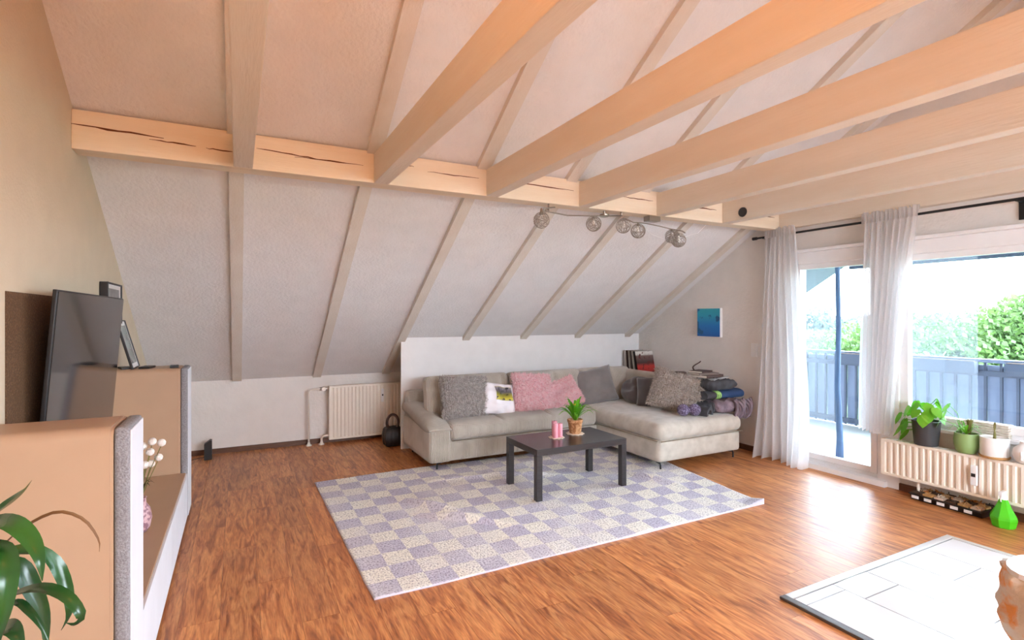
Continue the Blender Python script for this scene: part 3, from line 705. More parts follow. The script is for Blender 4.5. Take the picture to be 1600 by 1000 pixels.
# ---------------------------------------------------------------- sofa
def cushion_mesh(b, x0, x1, y0, y1, z0, z1, nx=28, ny=24, puff=.03, r=.05, tufts=None, sag=0, M_=None, ribs=None):
    """soft block: superellipsoid-edged box with a puffed top; ribs=(axis,pitch,depth) corrugates"""
    cx_, cy_, cz_ = (x0+x1)/2, (y0+y1)/2, (z0+z1)/2; hx, hy, hz = (x1-x0)/2, (y1-y0)/2, (z1-z0)/2
    vmap = {}
    def P(u, v, s):
        # u,v in -1..1 surface coordinate on each of 6 faces s
        return None
    def vert(px, py, pz):
        key = (round(px, 4), round(py, 4), round(pz, 4))
        if key in vmap: return vmap[key]
        # round corners
        q = Vector((px*hx, py*hy, pz*hz)); inn = Vector((max(-hx+r, min(hx-r, q.x)), max(-hy+r, min(hy-r, q.y)), max(-hz+r, min(hz-r, q.z))))
        d_ = q-inn
        if d_.length > 1e-6: q = inn+d_.normalized()*min(r, max(abs(d_.x), abs(d_.y), abs(d_.z)))
        if pz > -.5:
            f = (1-px**4)*(1-py**4)*max(0, pz); q.z += puff*f
            if tufts:
                for (tx, ty, td) in tufts:
                    if tx is not None: q.z -= td*math.exp(-((px*hx+cx_-tx)/.018)**2)*max(0, pz)*(1-abs(py)**6)
                    else: q.z -= td*math.exp(-((py*hy+cy_-ty)/.018)**2)*max(0, pz)*(1-abs(px)**6)
            q.z -= sag*noise.noise(Vector((q.x*3+cx_, q.y*3+cy_, 1)))*max(0, pz)
        w_ = Vector((q.x+cx_, q.y+cy_, q.z+cz_))
        if M_: w_ = M_ @ w_
        vmap[key] = b.verts.new(w_); return vmap[key]
    nz = 6
    U = [-1+2*i/nx for i in range(nx+1)]; V = [-1+2*i/ny for i in range(ny+1)]; Z = [-1+2*i/nz for i in range(nz+1)]
    def grid(A, B, f):
        for i in range(len(A)-1):
            for j in range(len(B)-1):
                try: b.faces.new((vert(*f(A[i], B[j])), vert(*f(A[i+1], B[j])), vert(*f(A[i+1], B[j+1])), vert(*f(A[i], B[j+1]))))
                except ValueError: pass
    grid(U, V, lambda a, c: (a, c, 1)); grid(U, V, lambda a, c: (a, c, -1))
    grid(U, Z, lambda a, c: (a, -1, c)); grid(U, Z, lambda a, c: (a, 1, c))
    grid(V, Z, lambda a, c: (-1, a, c)); grid(V, Z, lambda a, c: (1, a, c))
def corduroy(name, scale, axis, base='#c6beb2', dark='#b8afa2'):
    m = mat(name, base, .9, sheen=.4, spec=.15, var=(dark, 6, (1,1,1), .4, .65)); t = m.node_tree; N = t.nodes; L = t.links
    wv = N.new('ShaderNodeTexWave'); wv.inputs['Scale'].default_value = scale; wv.bands_direction = axis; wv.inputs['Distortion'].default_value = .25
    g = N.new('ShaderNodeTexCoord'); L.new(g.outputs['Object'], wv.inputs['Vector'])
    bp = N.new('ShaderNodeBump'); bp.inputs['Strength'].default_value = .8; bp.inputs['Distance'].default_value = .01
    L.new(wv.outputs['Fac'], bp.inputs['Height']); L.new(bp.outputs[0], N['Principled BSDF'].inputs['Normal'])
    return m
M['cord_x'] = corduroy('ribbed_cord', 24, 'X'); M['cord_y'] = corduroy('ribbed_cord_side', 24, 'Y')
sf = thing('corner_sofa', 'large greige corduroy corner sofa with chaise, below the white panel', 'sofa', (3.2, 4.9, 0))
SB = .08
b = bmesh.new(); cushion_mesh(b, 1.66, 3.62, 4.875, 5.82, SB, .285, 40, 18, 0, .03); obj('seat_base', b, 'cord_x', sf, smooth=True)
b = bmesh.new(); cushion_mesh(b, 3.605, 4.75, 3.885, 5.82, SB, .295, 30, 40, 0, .035); obj('chaise_base', b, 'sofa', sf, smooth=True)
b = bmesh.new(); cushion_mesh(b, 1.85, 3.60, 4.855, 5.55, .282, .445, 110, 30, .03, .05, tufts=[(2.42, None, .032), (3.01, None, .032), (None, 5.12, .018)], sag=.012); obj('seat_cushion', b, 'cord_x', sf, smooth=True)
b = bmesh.new(); cushion_mesh(b, 3.60, 4.77, 3.865, 5.55, .29, .445, 60, 80, .03, .07, tufts=[(None, 4.95, .01)], sag=.018); obj('chaise_cushion', b, 'sofa', sf, smooth=True)
# arm: upright panel and padded roll that sinks towards the front
b = bmesh.new(); cushion_mesh(b, 1.635, 1.85, 4.87, 5.82, SB, .41, 10, 20, 0, .02); obj('arm_panel', b, 'cord_x', sf, smooth=True)
b = bmesh.new(); n = 26; rings = []
for i in range(n+1):
    t = i/n; y = 4.86+.96*t; top = .475+.10*min(1, t*1.15)**1.1
    th = .075; s = math.sin(pi*min(1, .12+t*4)/2) if t < .22 else 1
    if t > .9: s *= math.sqrt(max(0, 1-((t-.9)/.1)**2))*.6+.4
    ring = []
    for k in range(20):
        a = 2*pi*k/20; ex = abs(cos(a))**.6*(1 if cos(a) >= 0 else -1); ez = abs(sin(a))**.75*(1 if sin(a) >= 0 else -1)
        ring.append(b.verts.new((1.745+.128*ex*(.9+.1*s), y, top-th+th*ez*s-(.012 if ex > .3 and ez > 0 else 0))))
    rings.append(ring)
for A, B in zip(rings, rings[1:]):
    for k in range(20): b.faces.new((A[k], A[(k+1)%20], B[(k+1)%20], B[k]))
b.faces.new(rings[0][::-1]); b.faces.new(rings[-1]); obj('arm_pad', b, 'cord_y', sf, smooth=True)
# rear frame and back cushions
b = bmesh.new(); cushion_mesh(b, 1.66, 4.72, 5.66, 5.86, SB, .68, 50, 6, 0, .04); obj('back_frame', b, 'cord_x', sf, smooth=True)
def leanback(x0, x1, seams):
    b = bmesh.new(); h = .42; Mx = Matrix.Translation(Vector(((x0+x1)/2, 5.44, .43))) @ Matrix.Rotation(radians(78), 4, 'X')
    w2 = (x1-x0)/2
    cushion_mesh(b, -w2, w2, 0, h, 0, .20, 60, 20, .03, .06, tufts=[(s-(x0+x1)/2, None, .032) for s in seams], sag=.01, M_=Mx)
    obj('back_cushion', b, 'cord_x', sf, smooth=True)
leanback(1.75, 2.72, [2.2, 2.62]); leanback(2.73, 3.70, [3.3]); leanback(3.70, 4.46, [4.1])
# chaise backrest along the window side
b = bmesh.new(); Mx = Matrix.Translation(Vector((4.50, 5.13, .42))) @ Matrix.Rotation(radians(90), 4, 'Z') @ Matrix.Rotation(radians(102), 4, 'X')
cushion_mesh(b, -.70, .62, 0, .40, -.20, 0, 60, 20, -.0, .06, sag=.01, M_=Matrix.Translation(Vector((4.50, 5.10, .42))) @ Matrix.Rotation(radians(-90), 4, 'Z') @ Matrix.Rotation(radians(80), 4, 'X') @ Matrix.Translation(Vector((0, 0, .20))))
obj('side_back_cushion', b, 'cord_y', sf, smooth=True)
b = bmesh.new(); cushion_mesh(b, 4.60, 4.75, 4.55, 5.82, .28, .66, 8, 30, 0, .04); obj('side_back_frame', b, 'sofa', sf, smooth=True)
def sled(x, y, dx, dy):
    b = bmesh.new(); tube(b, [(x+dx, y+dy, SB+.005), (x+dx*.6, y+dy*.6, SB-.006), (x+dx*.1, y+dy*.1, SB-.012), (x, y, SB-.03), (x, y, .0)], .009, 6)
    obj('foot', b, 'black', sf)
sled(1.72, 4.92, .07, 0); sled(3.66, 3.92, .0, .08); sled(4.70, 3.94, -.09, 0); sled(1.72, 5.72, .05, 0); sled(4.68, 5.75, -.05, 0); sled(3.0, 5.72, .05, 0)
# seam lines as piping
b = bmesh.new(); tube(b, [(3.62, 3.868, .292), (4.75, 3.868, .292)], .005, 6); tube(b, [(3.603, 3.9, .292), (3.603, 4.86, .292)], .005, 6); tube(b, [(1.86, 4.866, .284), (3.6, 4.866, .284)], .005, 6)
obj('piping', b, 'piping', sf, smooth=True)

# ---------------------------------------------------------------- scatter cushions
def pillow_bm(w_, h_, t_, n=30, wr=.012, seed=0, round_=False, pinch=.07):
    b = bmesh.new(); F_, B_ = {}, {}
    for j in range(n+1):
        for i in range(n+1):
            u = -1+2*i/n; v = -1+2*j/n
            if round_: 
                q = max(abs(u), abs(v)); l = math.hypot(u, v) or 1; U, V = u*q/l*1.02, v*q/l*1.02; k = max(0, 1-q**2.4)**.5
            else:
                U = u*(1-pinch*(1-v*v)*u*u); V = v*(1-pinch*(1-u*u)*v*v); k = (max(0, 1-u**4)*max(0, 1-v**4))**.55
            wz = wr*noise.noise(Vector((u*2.2+seed, v*2.2, seed*3.1)))*k*2
            x_ = U*w_/2; z_ = h_/2+V*h_/2
            e = i in (0, n) or j in (0, n)
            F_[i, j] = b.verts.new((x_, -t_/2*k+wz, z_)); B_[i, j] = F_[i, j] if e else b.verts.new((x_, t_/2*k+wz, z_))
    for j in range(n):
        for i in range(n):
            b.faces.new((F_[i, j], F_[i+1, j], F_[i+1, j+1], F_[i, j+1]))
            try: b.faces.new((B_[i, j], B_[i, j+1], B_[i+1, j+1], B_[i+1, j]))
            except ValueError: pass
    return b
def fur_bm(src, n, ln, wd, seed):
    rn = random.Random(seed); src.faces.ensure_lookup_table(); b = bmesh.new(); src.normal_update(); fs_ = list(src.faces)
    ar = [f.calc_area() for f in fs_]; pick = rn.choices(fs_, ar, k=n)
    for f in pick:
        c = Vector((0,0,0)); ws_ = [rn.random()+.01 for _ in f.verts]; s = sum(ws_)
        for q, v in zip(ws_, f.verts): c += v.co*(q/s)
        nn = f.normal.copy()
        if nn.y*c.y < 0: nn = -nn
        tdir = Vector((rn.gauss(0,.5), rn.gauss(0,.3), rn.gauss(-.45,.5))); d_ = (nn*.5+tdir*.8).normalized(); l = ln*rn.uniform(.5, 1.2)
        s = d_.cross(nn); s = s.normalized()*wd if s.length > 1e-4 else Vector((wd,0,0))
        vs = [b.verts.new(c-s), b.verts.new(c+s), b.verts.new(c+d_*l*.6+s*.7+nn*.004), b.verts.new(c+d_*l+nn*.004)]
        b.faces.new((vs[0], vs[1], vs[2], vs[3]))
    return b
def cushion(label, loc, rot, w_, h_, t_, m, fur=None, wr=.012, seed=1, round_=False, name='cushion', group='scatter cushions on the sofa', print_=None):
    t = thing(name, label, 'cushion', loc, group, rot)
    src = pillow_bm(w_, h_, t_, 30, wr, seed, round_); bmesh.ops.recalc_face_normals(src, faces=src.faces)
    fb = fur_bm(src, *fur, seed) if fur else None
    obj('cover', src, m+'_u' if fur else m, t, local=True, smooth=True)
    if fb: obj('fur', fb, m, t, local=True)['kind'] = 'stuff'
    if not fur and not round_ :
        b = bmesh.new(); pts = []
        for q in range(4):
            for k in range(12):
                s = -1+2*k/12; u, v = [(s, -1), (1, s), (-s, 1), (-1, -s)][q]
                U = u*(1-.07*(1-v*v)*u*u); V = v*(1-.07*(1-u*u)*v*v); pts.append((U*w_/2, 0, h_/2+V*h_/2))
        tube(b, pts, .003, 5, closed=True); obj('seam_piping', b, m, t, local=True)
    if print_:
        b = bmesh.new(); g = {}; n = 14
        for j in range(n+1):
            for i in range(n+1):
                u = -.30+.98*i/n; v = -.22+.86*j/n; k = (max(0, 1-u**4)*max(0, 1-v**4))**.55
                g[i, j] = b.verts.new((u*w_/2, -t_/2*k-.003+wr*noise.noise(Vector((u*2.2+seed, v*2.2, seed*3.1)))*k*2, h_/2+v*h_/2))
        for j in range(n):
            for i in range(n): b.faces.new((g[i,j], g[i+1,j], g[i+1,j+1], g[i,j+1]))
        obj('printed_picture', b, print_, t, local=True, smooth=True)
    return t
M['print'] = grad_mat('yellow_photo_print', [(0, '#7f8c6a'), (.2, '#c9ba3c'), (.45, '#8f8a34'), (.6, '#4b4650'), (.8, '#77727c'), (1, '#d8c74e')], 2, .12, .32, ('#2f2d30', 22, .54))
M['whitecloth'] = mat('white_polyester', '#efebf0', .6, bump=(6, 1), sheen=.2)
CZ = .47
R = radians
cushion('fluffy mid-grey fur cushion with a dented top at the left end of the sofa', (2.10, 5.06, CZ-.01), (R(-20), R(4), R(6)), .56, .44, .17, 'fur_grey', (9500, .026, .005), wr=.02, seed=1)
cushion('small white cushion printed with a yellow and dark picture', (2.46, 5.05, CZ-.01), (R(-26), R(10), R(4)), .42, .36, .13, 'whitecloth', wr=.02, seed=2, print_=M['print'])
cushion('upright fluffy pink cushion, the larger left one of the pink pair', (2.91, 5.08, CZ-.01), (R(-18), R(5), R(3)), .50, .42, .15, 'fur_pink', (9000, .03, .005), seed=3)
cushion('fluffy pink cushion lying tilted behind the table plant', (3.42, 5.14, CZ-.02), (R(-28), R(-18), R(-2)), .42, .36, .14, 'fur_pink', (8000, .03, .005), seed=4)
cushion('plain mid-grey velvet cushion in the corner of the sofa', (3.86, 5.15, CZ-.01), (R(-20), R(-10), R(-14)), .50, .44, .14, 'velvet_grey', wr=.015, seed=5)
cushion('dark grey rounded velvet cushion, left of the two dark ones on the chaise', (4.19, 4.88, CZ-.005), (R(-28), R(0), R(-60)), .46, .35, .15, 'velvet_dark', wr=.02, seed=6, round_=True)
cushion('dark grey square velvet cushion leaning behind the beige fur one', (4.20, 4.60, CZ-.005), (R(-24), R(-6), R(-56)), .42, .37, .12, 'velvet_dark', wr=.015, seed=7)
cushion('big fluffy beige fur cushion on the chaise beside the purple balls', (4.17, 4.28, CZ+.01), (R(-28), R(17), R(-40)), .58, .44, .24, 'fur_beige', (10000, .03, .005), wr=.03, seed=8)

# ---------------------------------------------------------------- things at the right end of the sofa
# low sideboard between chaise back and gable wall
sb = thing('sideboard', 'narrow grey shelf behind the chaise carrying the record sleeves', 'shelf', (4.95, 5.2, 0))
obj('board', BX(4.80, 5.09, 4.45, 5.88, .70, .72, bev=.002), 'bookgrey', sb)
for y in (4.47, 5.15, 5.84): obj('upright', BX(4.81, 5.08, y, y+.02, 0, .70), 'bookgrey', sb)
recc = ['#e2ddd5', '#40302c', '#b6aea4', '#5b524c', '#c9c3ba', '#2d2a2a', '#8c2f2b']
M['rec_front'] = grad_mat('red_and_dark_sleeve_print', [(0, '#a3201e'), (.35, '#b7322a'), (.5, '#41312f'), (.8, '#6e5650'), (.86, '#cfc9c2'), (1, '#ddd8d0')], 2, 0, .315, ('#5a2220', 16, .56))
for k in range(7):
    m = M['rec_front'] if k == 6 else mat('sleeve_%s' % ['cream','brown','taupe','umber','pale','black'][k], recc[k], .6)
    lb = ['rearmost cream record sleeve leaning against the panel', 'brown record sleeve second from the panel', 'taupe record sleeve third from the panel', 'umber record sleeve in the middle of the leaning row', 'pale record sleeve third from the front', 'black record sleeve behind the red one', 'red and dark printed record sleeve at the front of the leaning row'][k]
    one('record_sleeve', BX(-.155, .155, -.004, .004, 0, .315), m, lb, 'record', loc=(4.925, 5.80-.045*k, .722), group='leaning record sleeves', rot=(R(-4-1.4*k), 0, R(2)))
one('box', BX(-.05, .05, -.05, .05, 0, .07, bev=.004), 'red', 'small dark red box right of the record sleeves', 'box', loc=(4.88, 5.22, .722))
b = bmesh.new(); prism(b, [(-.08, 0), (.08, 0), (.08, .06), (.05, .09), (-.06, .09), (-.08, .06)], 'y', -.06, .06)
one('radio', b, 'bookgrey', 'small dark brown box with chamfered top behind the chaise back', 'radio', loc=(4.93, 4.93, .722), rot=(0, 0, R(60)))
b = bmesh.new(); pts = []
for i in range(40):
    t = i/39; pts.append((.045*sin(2*pi*1.25*t+.5), .045*cos(2*pi*1.25*t+.5), .02+.22*t))
tube(b, pts, [.006+.003*sin(pi*i/39) for i in range(40)], 8); lathe(b, [(0,0),(.05,0),(.05,.012),(0,.02)], (0,0,0), 20)
one('spiral_ornament', b, 'bookdark', 'dark twisted metal spiral ornament standing behind the chaise', 'ornament', loc=(4.93, 4.66, .722), smooth='auto')
# stack on the chaise front corner
def crumple(w_, d_, h_, n=24, wr=.02, seed=0, ex=.5):
    b = bmesh.new(); F_, B_ = {}, {}
    for j in range(n+1):
        for i in range(n+1):
            u = -1+2*i/n; v = -1+2*j/n; k = (max(0, 1-abs(u)**5)*max(0, 1-abs(v)**5))**ex
            w1 = wr*noise.noise(Vector((u*3+seed, v*3, seed)))+wr*.5*noise.noise(Vector((u*8+seed, v*8, seed)))
            e = i in (0, n) or j in (0, n)
            F_[i, j] = b.verts.new((u*w_/2+w1, v*d_/2+w1, h_/2+h_/2*k+w1*k)); B_[i, j] = F_[i, j] if e else b.verts.new((u*w_/2+w1, v*d_/2+w1, h_/2-h_/2*k))
    for j in range(n):
        for i in range(n):
            b.faces.new((F_[i, j], F_[i+1, j], F_[i+1, j+1], F_[i, j+1])); b.faces.new((B_[i, j], B_[i, j+1], B_[i+1, j+1], B_[i+1, j]))
    return b
kb = thing('knitted_blanket', 'bundled lilac grey knitted blanket hanging over the chaise edge', 'blanket', (4.70, 4.10, .47))
obj('blanket_fold', crumple(.46, .34, .14, wr=.03, seed=3), 'knit', kb, local=True, smooth=True)
b = bmesh.new(); rn = random.Random(8)
for k in range(15):
    x_ = .00+.018*k; pts = []
    for i in range(9):
        t = i/8; pts.append((x_+.02*sin(5*t+k), -.16-.035*sin(pi*t)-.01*cos(k), .14-.20*t+.012*sin(7*t+k)))
    tube(b, pts, .014, 6)
obj('cord_loops', b, 'knit', kb, local=True, smooth=True)
b = bmesh.new(); tube(b, [(.20,-.14,.10), (.27,-.12,.06), (.29,-.10,-.02)], [.04,.05,.03], 8); obj('hanging_end', b, 'knit', kb, local=True, smooth=True)
one('black_cloth_bundle', crumple(.20, .24, .12, wr=.02, seed=5), 'mat_black', 'folded black cloth between the twin ball and the knitted blanket', 'cloth', loc=(4.42, 4.10, .47), smooth=True)
ym = thing('rolled_mat', 'folded dark blue exercise mat with light green striped end on the knitted blanket', 'mat', (4.66, 4.14, .605))
def slab_roll(x0, x1, ry, rz, c):
    b = bmesh.new(); pts = [(c[0]+ry*(abs(cos(a))**.7)*(1 if cos(a) > 0 else -1), c[1]+rz*(abs(sin(a))**.8)*(1 if sin(a) > 0 else -1)) for a in [2*pi*i/32 for i in range(32)]]; prism(b, pts, 'x', x0, x1); return b
obj('roll', slab_roll(-.05, .30, .13, .05, (0, .05)), 'mat_blue', ym, local=True, smooth='auto')
obj('striped_end', slab_roll(-.11, -.05, .131, .051, (0, .05)), 'mat_green', ym, local=True, smooth='auto')
obj('inner_roll', slab_roll(-.25, -.11, .12, .045, (0, .05)), 'mat_black', ym, local=True, smooth='auto')
b = bmesh.new()
for x_ in (-.10, -.075): tube(b, [(x_, .133*cos(a), .05+.053*sin(a)) for a in [2*pi*i/24 for i in range(24)]], .003, 5, closed=True)
obj('stripe', b, 'plasticblack', ym, local=True)
b = crumple(.42, .32, .12, wr=.025, seed=9)
one('folded_jacket', b, 'mat_black', 'folded dark grey jacket on top of the blue mat', 'jacket', loc=(4.66, 4.17, .70), smooth=True)
one('laptop', BX(-.15, .15, -.10, .10, 0, .018, bev=.004), 'laptop', 'closed silver laptop lying on the folded jacket', 'laptop', loc=(4.68, 4.19, .815), rot=(0, R(-3), R(12)), smooth='auto')
def book(loc, rz, w_, d_, h_, cov, label):
    t = thing('book', label, 'book', loc, 'books on the stack', (0, 0, rz))
    obj('pages', BX(-w_/2+.004, w_/2-.004, -d_/2+.004, d_/2, .003, h_-.003), 'paper', t, local=True)
    b = bmesh.new(); box(b, -w_/2, w_/2, -d_/2, d_/2, 0, .003); box(b, -w_/2, w_/2, -d_/2, d_/2, h_-.003, h_); box(b, -w_/2, w_/2, -d_/2-.003, -d_/2, 0, h_); obj('cover', b, cov, t, local=True)
book((4.62, 4.22, .834), R(8), .30, .2, .03, 'bookdark', 'dark brown book lying on the silver laptop')
book((4.58, 4.24, .864), R(-6), .27, .19, .022, 'bookgrey', 'grey brown book second from the top of the stack')
book((4.55, 4.25, .886), R(14), .22, .16, .02, 'bookdark', 'small dark book topmost on the stack')
tb = thing('massage_ball', 'purple speckled twin ball lying on the chaise', 'ball', (4.14, 4.05, .475))
for dx, dy in ((-.055, -.005), (.06, -.05)):
    b = bmesh.new(); bmesh.ops.create_icosphere(b, subdivisions=3, radius=.062); bmesh.ops.translate(b, vec=(dx, dy, .062), verts=b.verts); obj('ball', b, 'purple', tb, local=True, smooth=True)
b = bmesh.new(); tube(b, [(-.055, -.005, .062), (.06, -.05, .062)], .03, 12); obj('neck', b, 'purple', tb, local=True, smooth='auto')
b = bmesh.new(); pts = [(.075*cos(a), .075*sin(a)) for a in [R(-10)+R(200)*i/20 for i in range(21)]]+[(.045*cos(a), .045*sin(a)) for a in [R(190)-R(200)*i/20 for i in range(21)]]
prism(b, pts, 'y', -.09, .09)
one('foam_arch', b, 'mat_black', 'black arched neck rest behind the purple balls', 'neck rest', loc=(4.30, 4.00, .49), smooth='auto', rot=(0, 0, R(20)))

# ---------------------------------------------------------------- gable wall things
M['seapic'] = grad_mat('blue_underwater_print', [(0, '#1a5aa8'), (.4, '#1c76bf'), (.75, '#2a9ab8'), (1, '#2f9fae')], 2, 0, .345, ('#0f5480', 9, .56))
cv = thing('canvas_picture', 'small blue underwater canvas on the gable wall right of the sofa', 'picture', (5.08, 4.60, 1.255))
obj('print', BX(5.055, 5.062, 4.43, 4.77, 1.262, 1.60), 'seapic', cv)
obj('stretcher', BX(5.062, 5.098, 4.425, 4.775, 1.255, 1.605, bev=.002), 'white', cv)
sw = thing('wall_switch', 'double white light switch plate beside the long curtain', 'switch', (5.095, 3.99, 1.06))
obj('plate', BX(5.088, 5.10, 3.945, 4.025, 1.055, 1.205, bev=.003), 'whiteplastic', sw)
for z in (1.065, 1.135): obj('rocker', BX(5.083, 5.089, 3.955, 4.015, z, z+.06, bev=.002), 'whiteplastic', sw)

# ---------------------------------------------------------------- ball track lamp
tl = thing('track_lamp', 'curved nickel ceiling lamp with six wire ball shades under the purlin', 'lamp', (2.85, 3.66, 2.40))
b = bmesh.new(); tube(b, [(2.16, 3.60, 2.345), (2.22, 3.63, 2.34), (2.4, 3.65, 2.332), (2.65, 3.65, 2.35), (2.96, 3.65, 2.378)], .006, 8); obj('rail', b, 'steel', tl, smooth=True)
b = bmesh.new(); tube(b, [(2.99, 3.64, 2.355), (3.1, 3.66, 2.335), (3.25, 3.67, 2.34), (3.4, 3.66, 2.325), (3.52, 3.62, 2.30), (3.60, 3.58, 2.285), (3.60, 3.54, 2.26)], .006, 8); obj('rail', b, 'steel', tl, smooth=True)
b = bmesh.new(); tube(b, [(2.22, 3.65, 2.34), (2.22, 3.65, 2.41)], .007, 8); tube(b, [(2.13, 3.6, 2.31), (2.16, 3.6, 2.36), (2.25, 3.6, 2.375)], .006, 6); obj('hanger', b, 'steel', tl, smooth=True)
b = bmesh.new(); tube(b, [(2.96, 3.65, 2.375), (2.96, 3.65, 2.415)], .009, 8); obj('hanger', b, 'steel', tl, smooth=True)
b = bmesh.new(); box(b, 3.27, 3.40, 3.64, 3.72, 2.362, 2.409, bev=.004); obj('transformer', b, 'steel', tl)
b = bmesh.new(); lathe(b, [(0,0),(.035,0),(.04,.008),(.04,.02),(0,.02)], (2.80, 3.68, 2.36), 20); tube(b, [(2.80, 3.68, 2.38), (2.80, 3.68, 2.41)], .012, 8); obj('canopy', b, 'steel', tl, smooth='auto')
b = bmesh.new(); tube(b, [(3.2, 3.68, 2.30), (3.35, 3.69, 2.245), (3.52, 3.7, 2.215), (3.7, 3.71, 2.23), (3.85, 3.72, 2.285), (3.95, 3.72, 2.31), (4.06, 3.72, 2.40)], .0025, 6); obj('cable', b, 'whiteplastic', tl, smooth=True)
rn = random.Random(2)
for (x_, y_, z_, top) in [(2.136, 3.62, 2.265, 2.36), (2.665, 3.65, 2.285, 2.35), (2.975, 3.64, 2.29, 2.36), (3.155, 3.66, 2.262, 2.335), (3.52, 3.62, 2.235, 2.30), (3.53, 3.55, 2.19, 2.25)]:
    rr = .064; b = bmesh.new()
    for k in range(22):
        ax = Vector((rn.gauss(0,1), rn.gauss(0,1), rn.gauss(0,1))).normalized(); u = ax.orthogonal().normalized(); v = ax.cross(u); off = rn.uniform(-.6, .6)*rr; q = math.sqrt(rr*rr-off*off)
        tube(b, [Vector((x_, y_, z_))+ax*off+(u*cos(2*pi*i/20)+v*sin(2*pi*i/20))*q for i in range(20)], .0014, 4, closed=True)
    sh = obj('wire_shade', b, 'wire', tl)
    obj('bulb', LT([(0,-.03),(.012,-.026),(.016,-.012),(.012,.01),(.008,.03),(0,.03)], (x_, y_, z_+.01), 12), 'bulb', sh, smooth=True)
    b = bmesh.new(); tube(b, [(x_, y_, z_+rr-.02), (x_, y_, top)], [.016, .007], 8); obj('socket', b, 'steel', sh, smooth='auto')

# ---------------------------------------------------------------- window plants
RT = .459
def heart(b, p, az, s, tilt):
    """heart-shaped leaf blade, gently folded"""
    ca, sa = cos(az), sin(az); n = 10; c = b.verts.new(p); ring = []
    for i in range(n+1):
        a = -2.6+5.2*i/n; r = s*(.55+.45*cos(a/1.35))*(1.25 if abs(a) < .4 else 1)
        o = r*cos(a)*1.1+s*.15; w_ = r*sin(a); q = 1/math.hypot(1, tilt); zz = tilt*q*o-.25*abs(w_)-.15*o*o/s; o = o*q
        ring.append(b.verts.new((p[0]+o*ca-w_*sa, p[1]+o*sa+w_*ca, p[2]+zz)))
    for i in range(n): b.faces.new((c, ring[i], ring[i+1]))
p1 = thing('potted_plant', 'leafy green plant in a dark grey pot, leftmost on the window radiator', 'potted plant', (4.97, 2.275, RT), 'plants on the window radiator')
obj('pot', LT([(0,0),(.076,0),(.08,.006),(.098,.195),(.10,.20),(.094,.20),(.09,.18),(0,.178)], n=36), 'anthracite', p1, local=True, smooth='auto')
obj('soil', LT([(0,.185),(.089,.18)], n=20), 'soil', p1, local=True)
rn = random.Random(21)
def heartplant(root, base, specs, m):
    for (az, o, u, s) in specs:
        e = Vector((base[0]+o*cos(az), base[1]+o*sin(az), base[2]+u)); b = bmesh.new()
        tube(b, [base, (base[0]+.3*o*cos(az), base[1]+.3*o*sin(az), base[2]+u*.7), tuple(e)], .0025, 5); st = obj('leaf_stalk', b, m, root, local=True, smooth=True)
        b = bmesh.new(); heart(b, tuple(e), az, s, rn.uniform(-2.6, -.9)); obj('leaf', b, m, root, local=True, smooth=True)
heartplant(p1, (0, 0, .18), [(2.0, .13, .06, .06), (1.7, .16, -.02, .065), (1.5, .15, -.09, .06), (1.2, .14, .10, .05), (2.3, .12, .13, .055), (2.6, .07, .16, .05), (.5, .08, .15, .05), (-.6, .08, .17, .045), (-1.3, .09, .12, .055), (-1.7, .11, .08, .045), (3.4, .10, .07, .055), (4.1, .09, .13, .045), (0, .05, .12, .04), (1.6, .19, .05, .06), (2.2, .17, -.05, .055), (2.4, .14, .0, .06), (1.9, .15, -.08, .06), (1.4, .17, .0, .055), (2.9, .09, .11, .05), (3.8, .06, .16, .05), (-2.2, .12, .14, .05), (-2.6, .08, .10, .055), (1.1, .10, .16, .05), (5.4, .07, .20, .045)], 'leaf_bright')
b = bmesh.new()
for a, c in ((0, .14), (2, .12), (4, .15)): tube(b, [(0,0,.17), (.02*cos(a), .02*sin(a), .2), (.035*cos(a), .035*sin(a), .17+c*.8)], [.008, .006, .004], 6)
obj('stem', b, 'stem', p1, local=True, smooth=True)
p2 = thing('potted_plant', 'spiky and broad leaved plant in a sage green rounded pot', 'potted plant', (4.965, 2.005, RT), 'plants on the window radiator')
obj('pot', LT([(0,0),(.055,0),(.066,.015),(.077,.06),(.079,.10),(.074,.14),(.073,.15),(.068,.15),(.068,.135),(0,.133)], n=36), 'greenpot', p2, local=True, smooth='auto')
obj('soil', LT([(0,.14),(.068,.136)], n=20), 'soil', p2, local=True)
for k in range(18):
    b = bmesh.new(); q = rn.uniform(.06, .15); leaf(b, (0, 0, .135), k*2.4, arc(8, q, .12-.3*q+rn.uniform(0, .03), .06), .006); obj('leaf', b, 'leaf_bright', p2, local=True, smooth=True)
heartplant(p2, (0, .03, .135), [(1.7, .10, .17, .05), (1.9, .13, .10, .045), (1.5, .09, .22, .05)], 'leaf_bright')
for k in range(8):
    b = bmesh.new(); leaf(b, (0, -.02, .135), k*.8, arc(6, .03, .12, .0), .011); obj('leaf', b, 'stem', p2, local=True, smooth=True)
p3 = thing('potted_sprout', 'thin sprout in a white cylindrical pot with wooden saucer', 'potted plant', (4.965, 1.835, RT), 'plants on the window radiator')
obj('saucer', LT([(0,0),(.082,0),(.09,.012),(.09,.018),(0,.018)], n=32), 'woodlight', p3, local=True, smooth='auto')
obj('pot', LT([(0,.018),(.08,.018),(.084,.024),(.084,.150),(.080,.152),(.079,.14),(0,.14)], n=36), 'whitepot', p3, local=True, smooth='auto')
b = bmesh.new(); tube(b, [(0,0,.14), (.004,.0,.17), (0,.0,.20), (.006,0,.24)], [.010, .009, .004, .006], 8); obj('sprout', b, 'stem', p3, local=True, smooth=True)
b = bmesh.new(); leaf(b, (0, 0, .2), 0, arc(6, .01, .06, 0), .008); obj('leaf', b, 'stem', p3, local=True)
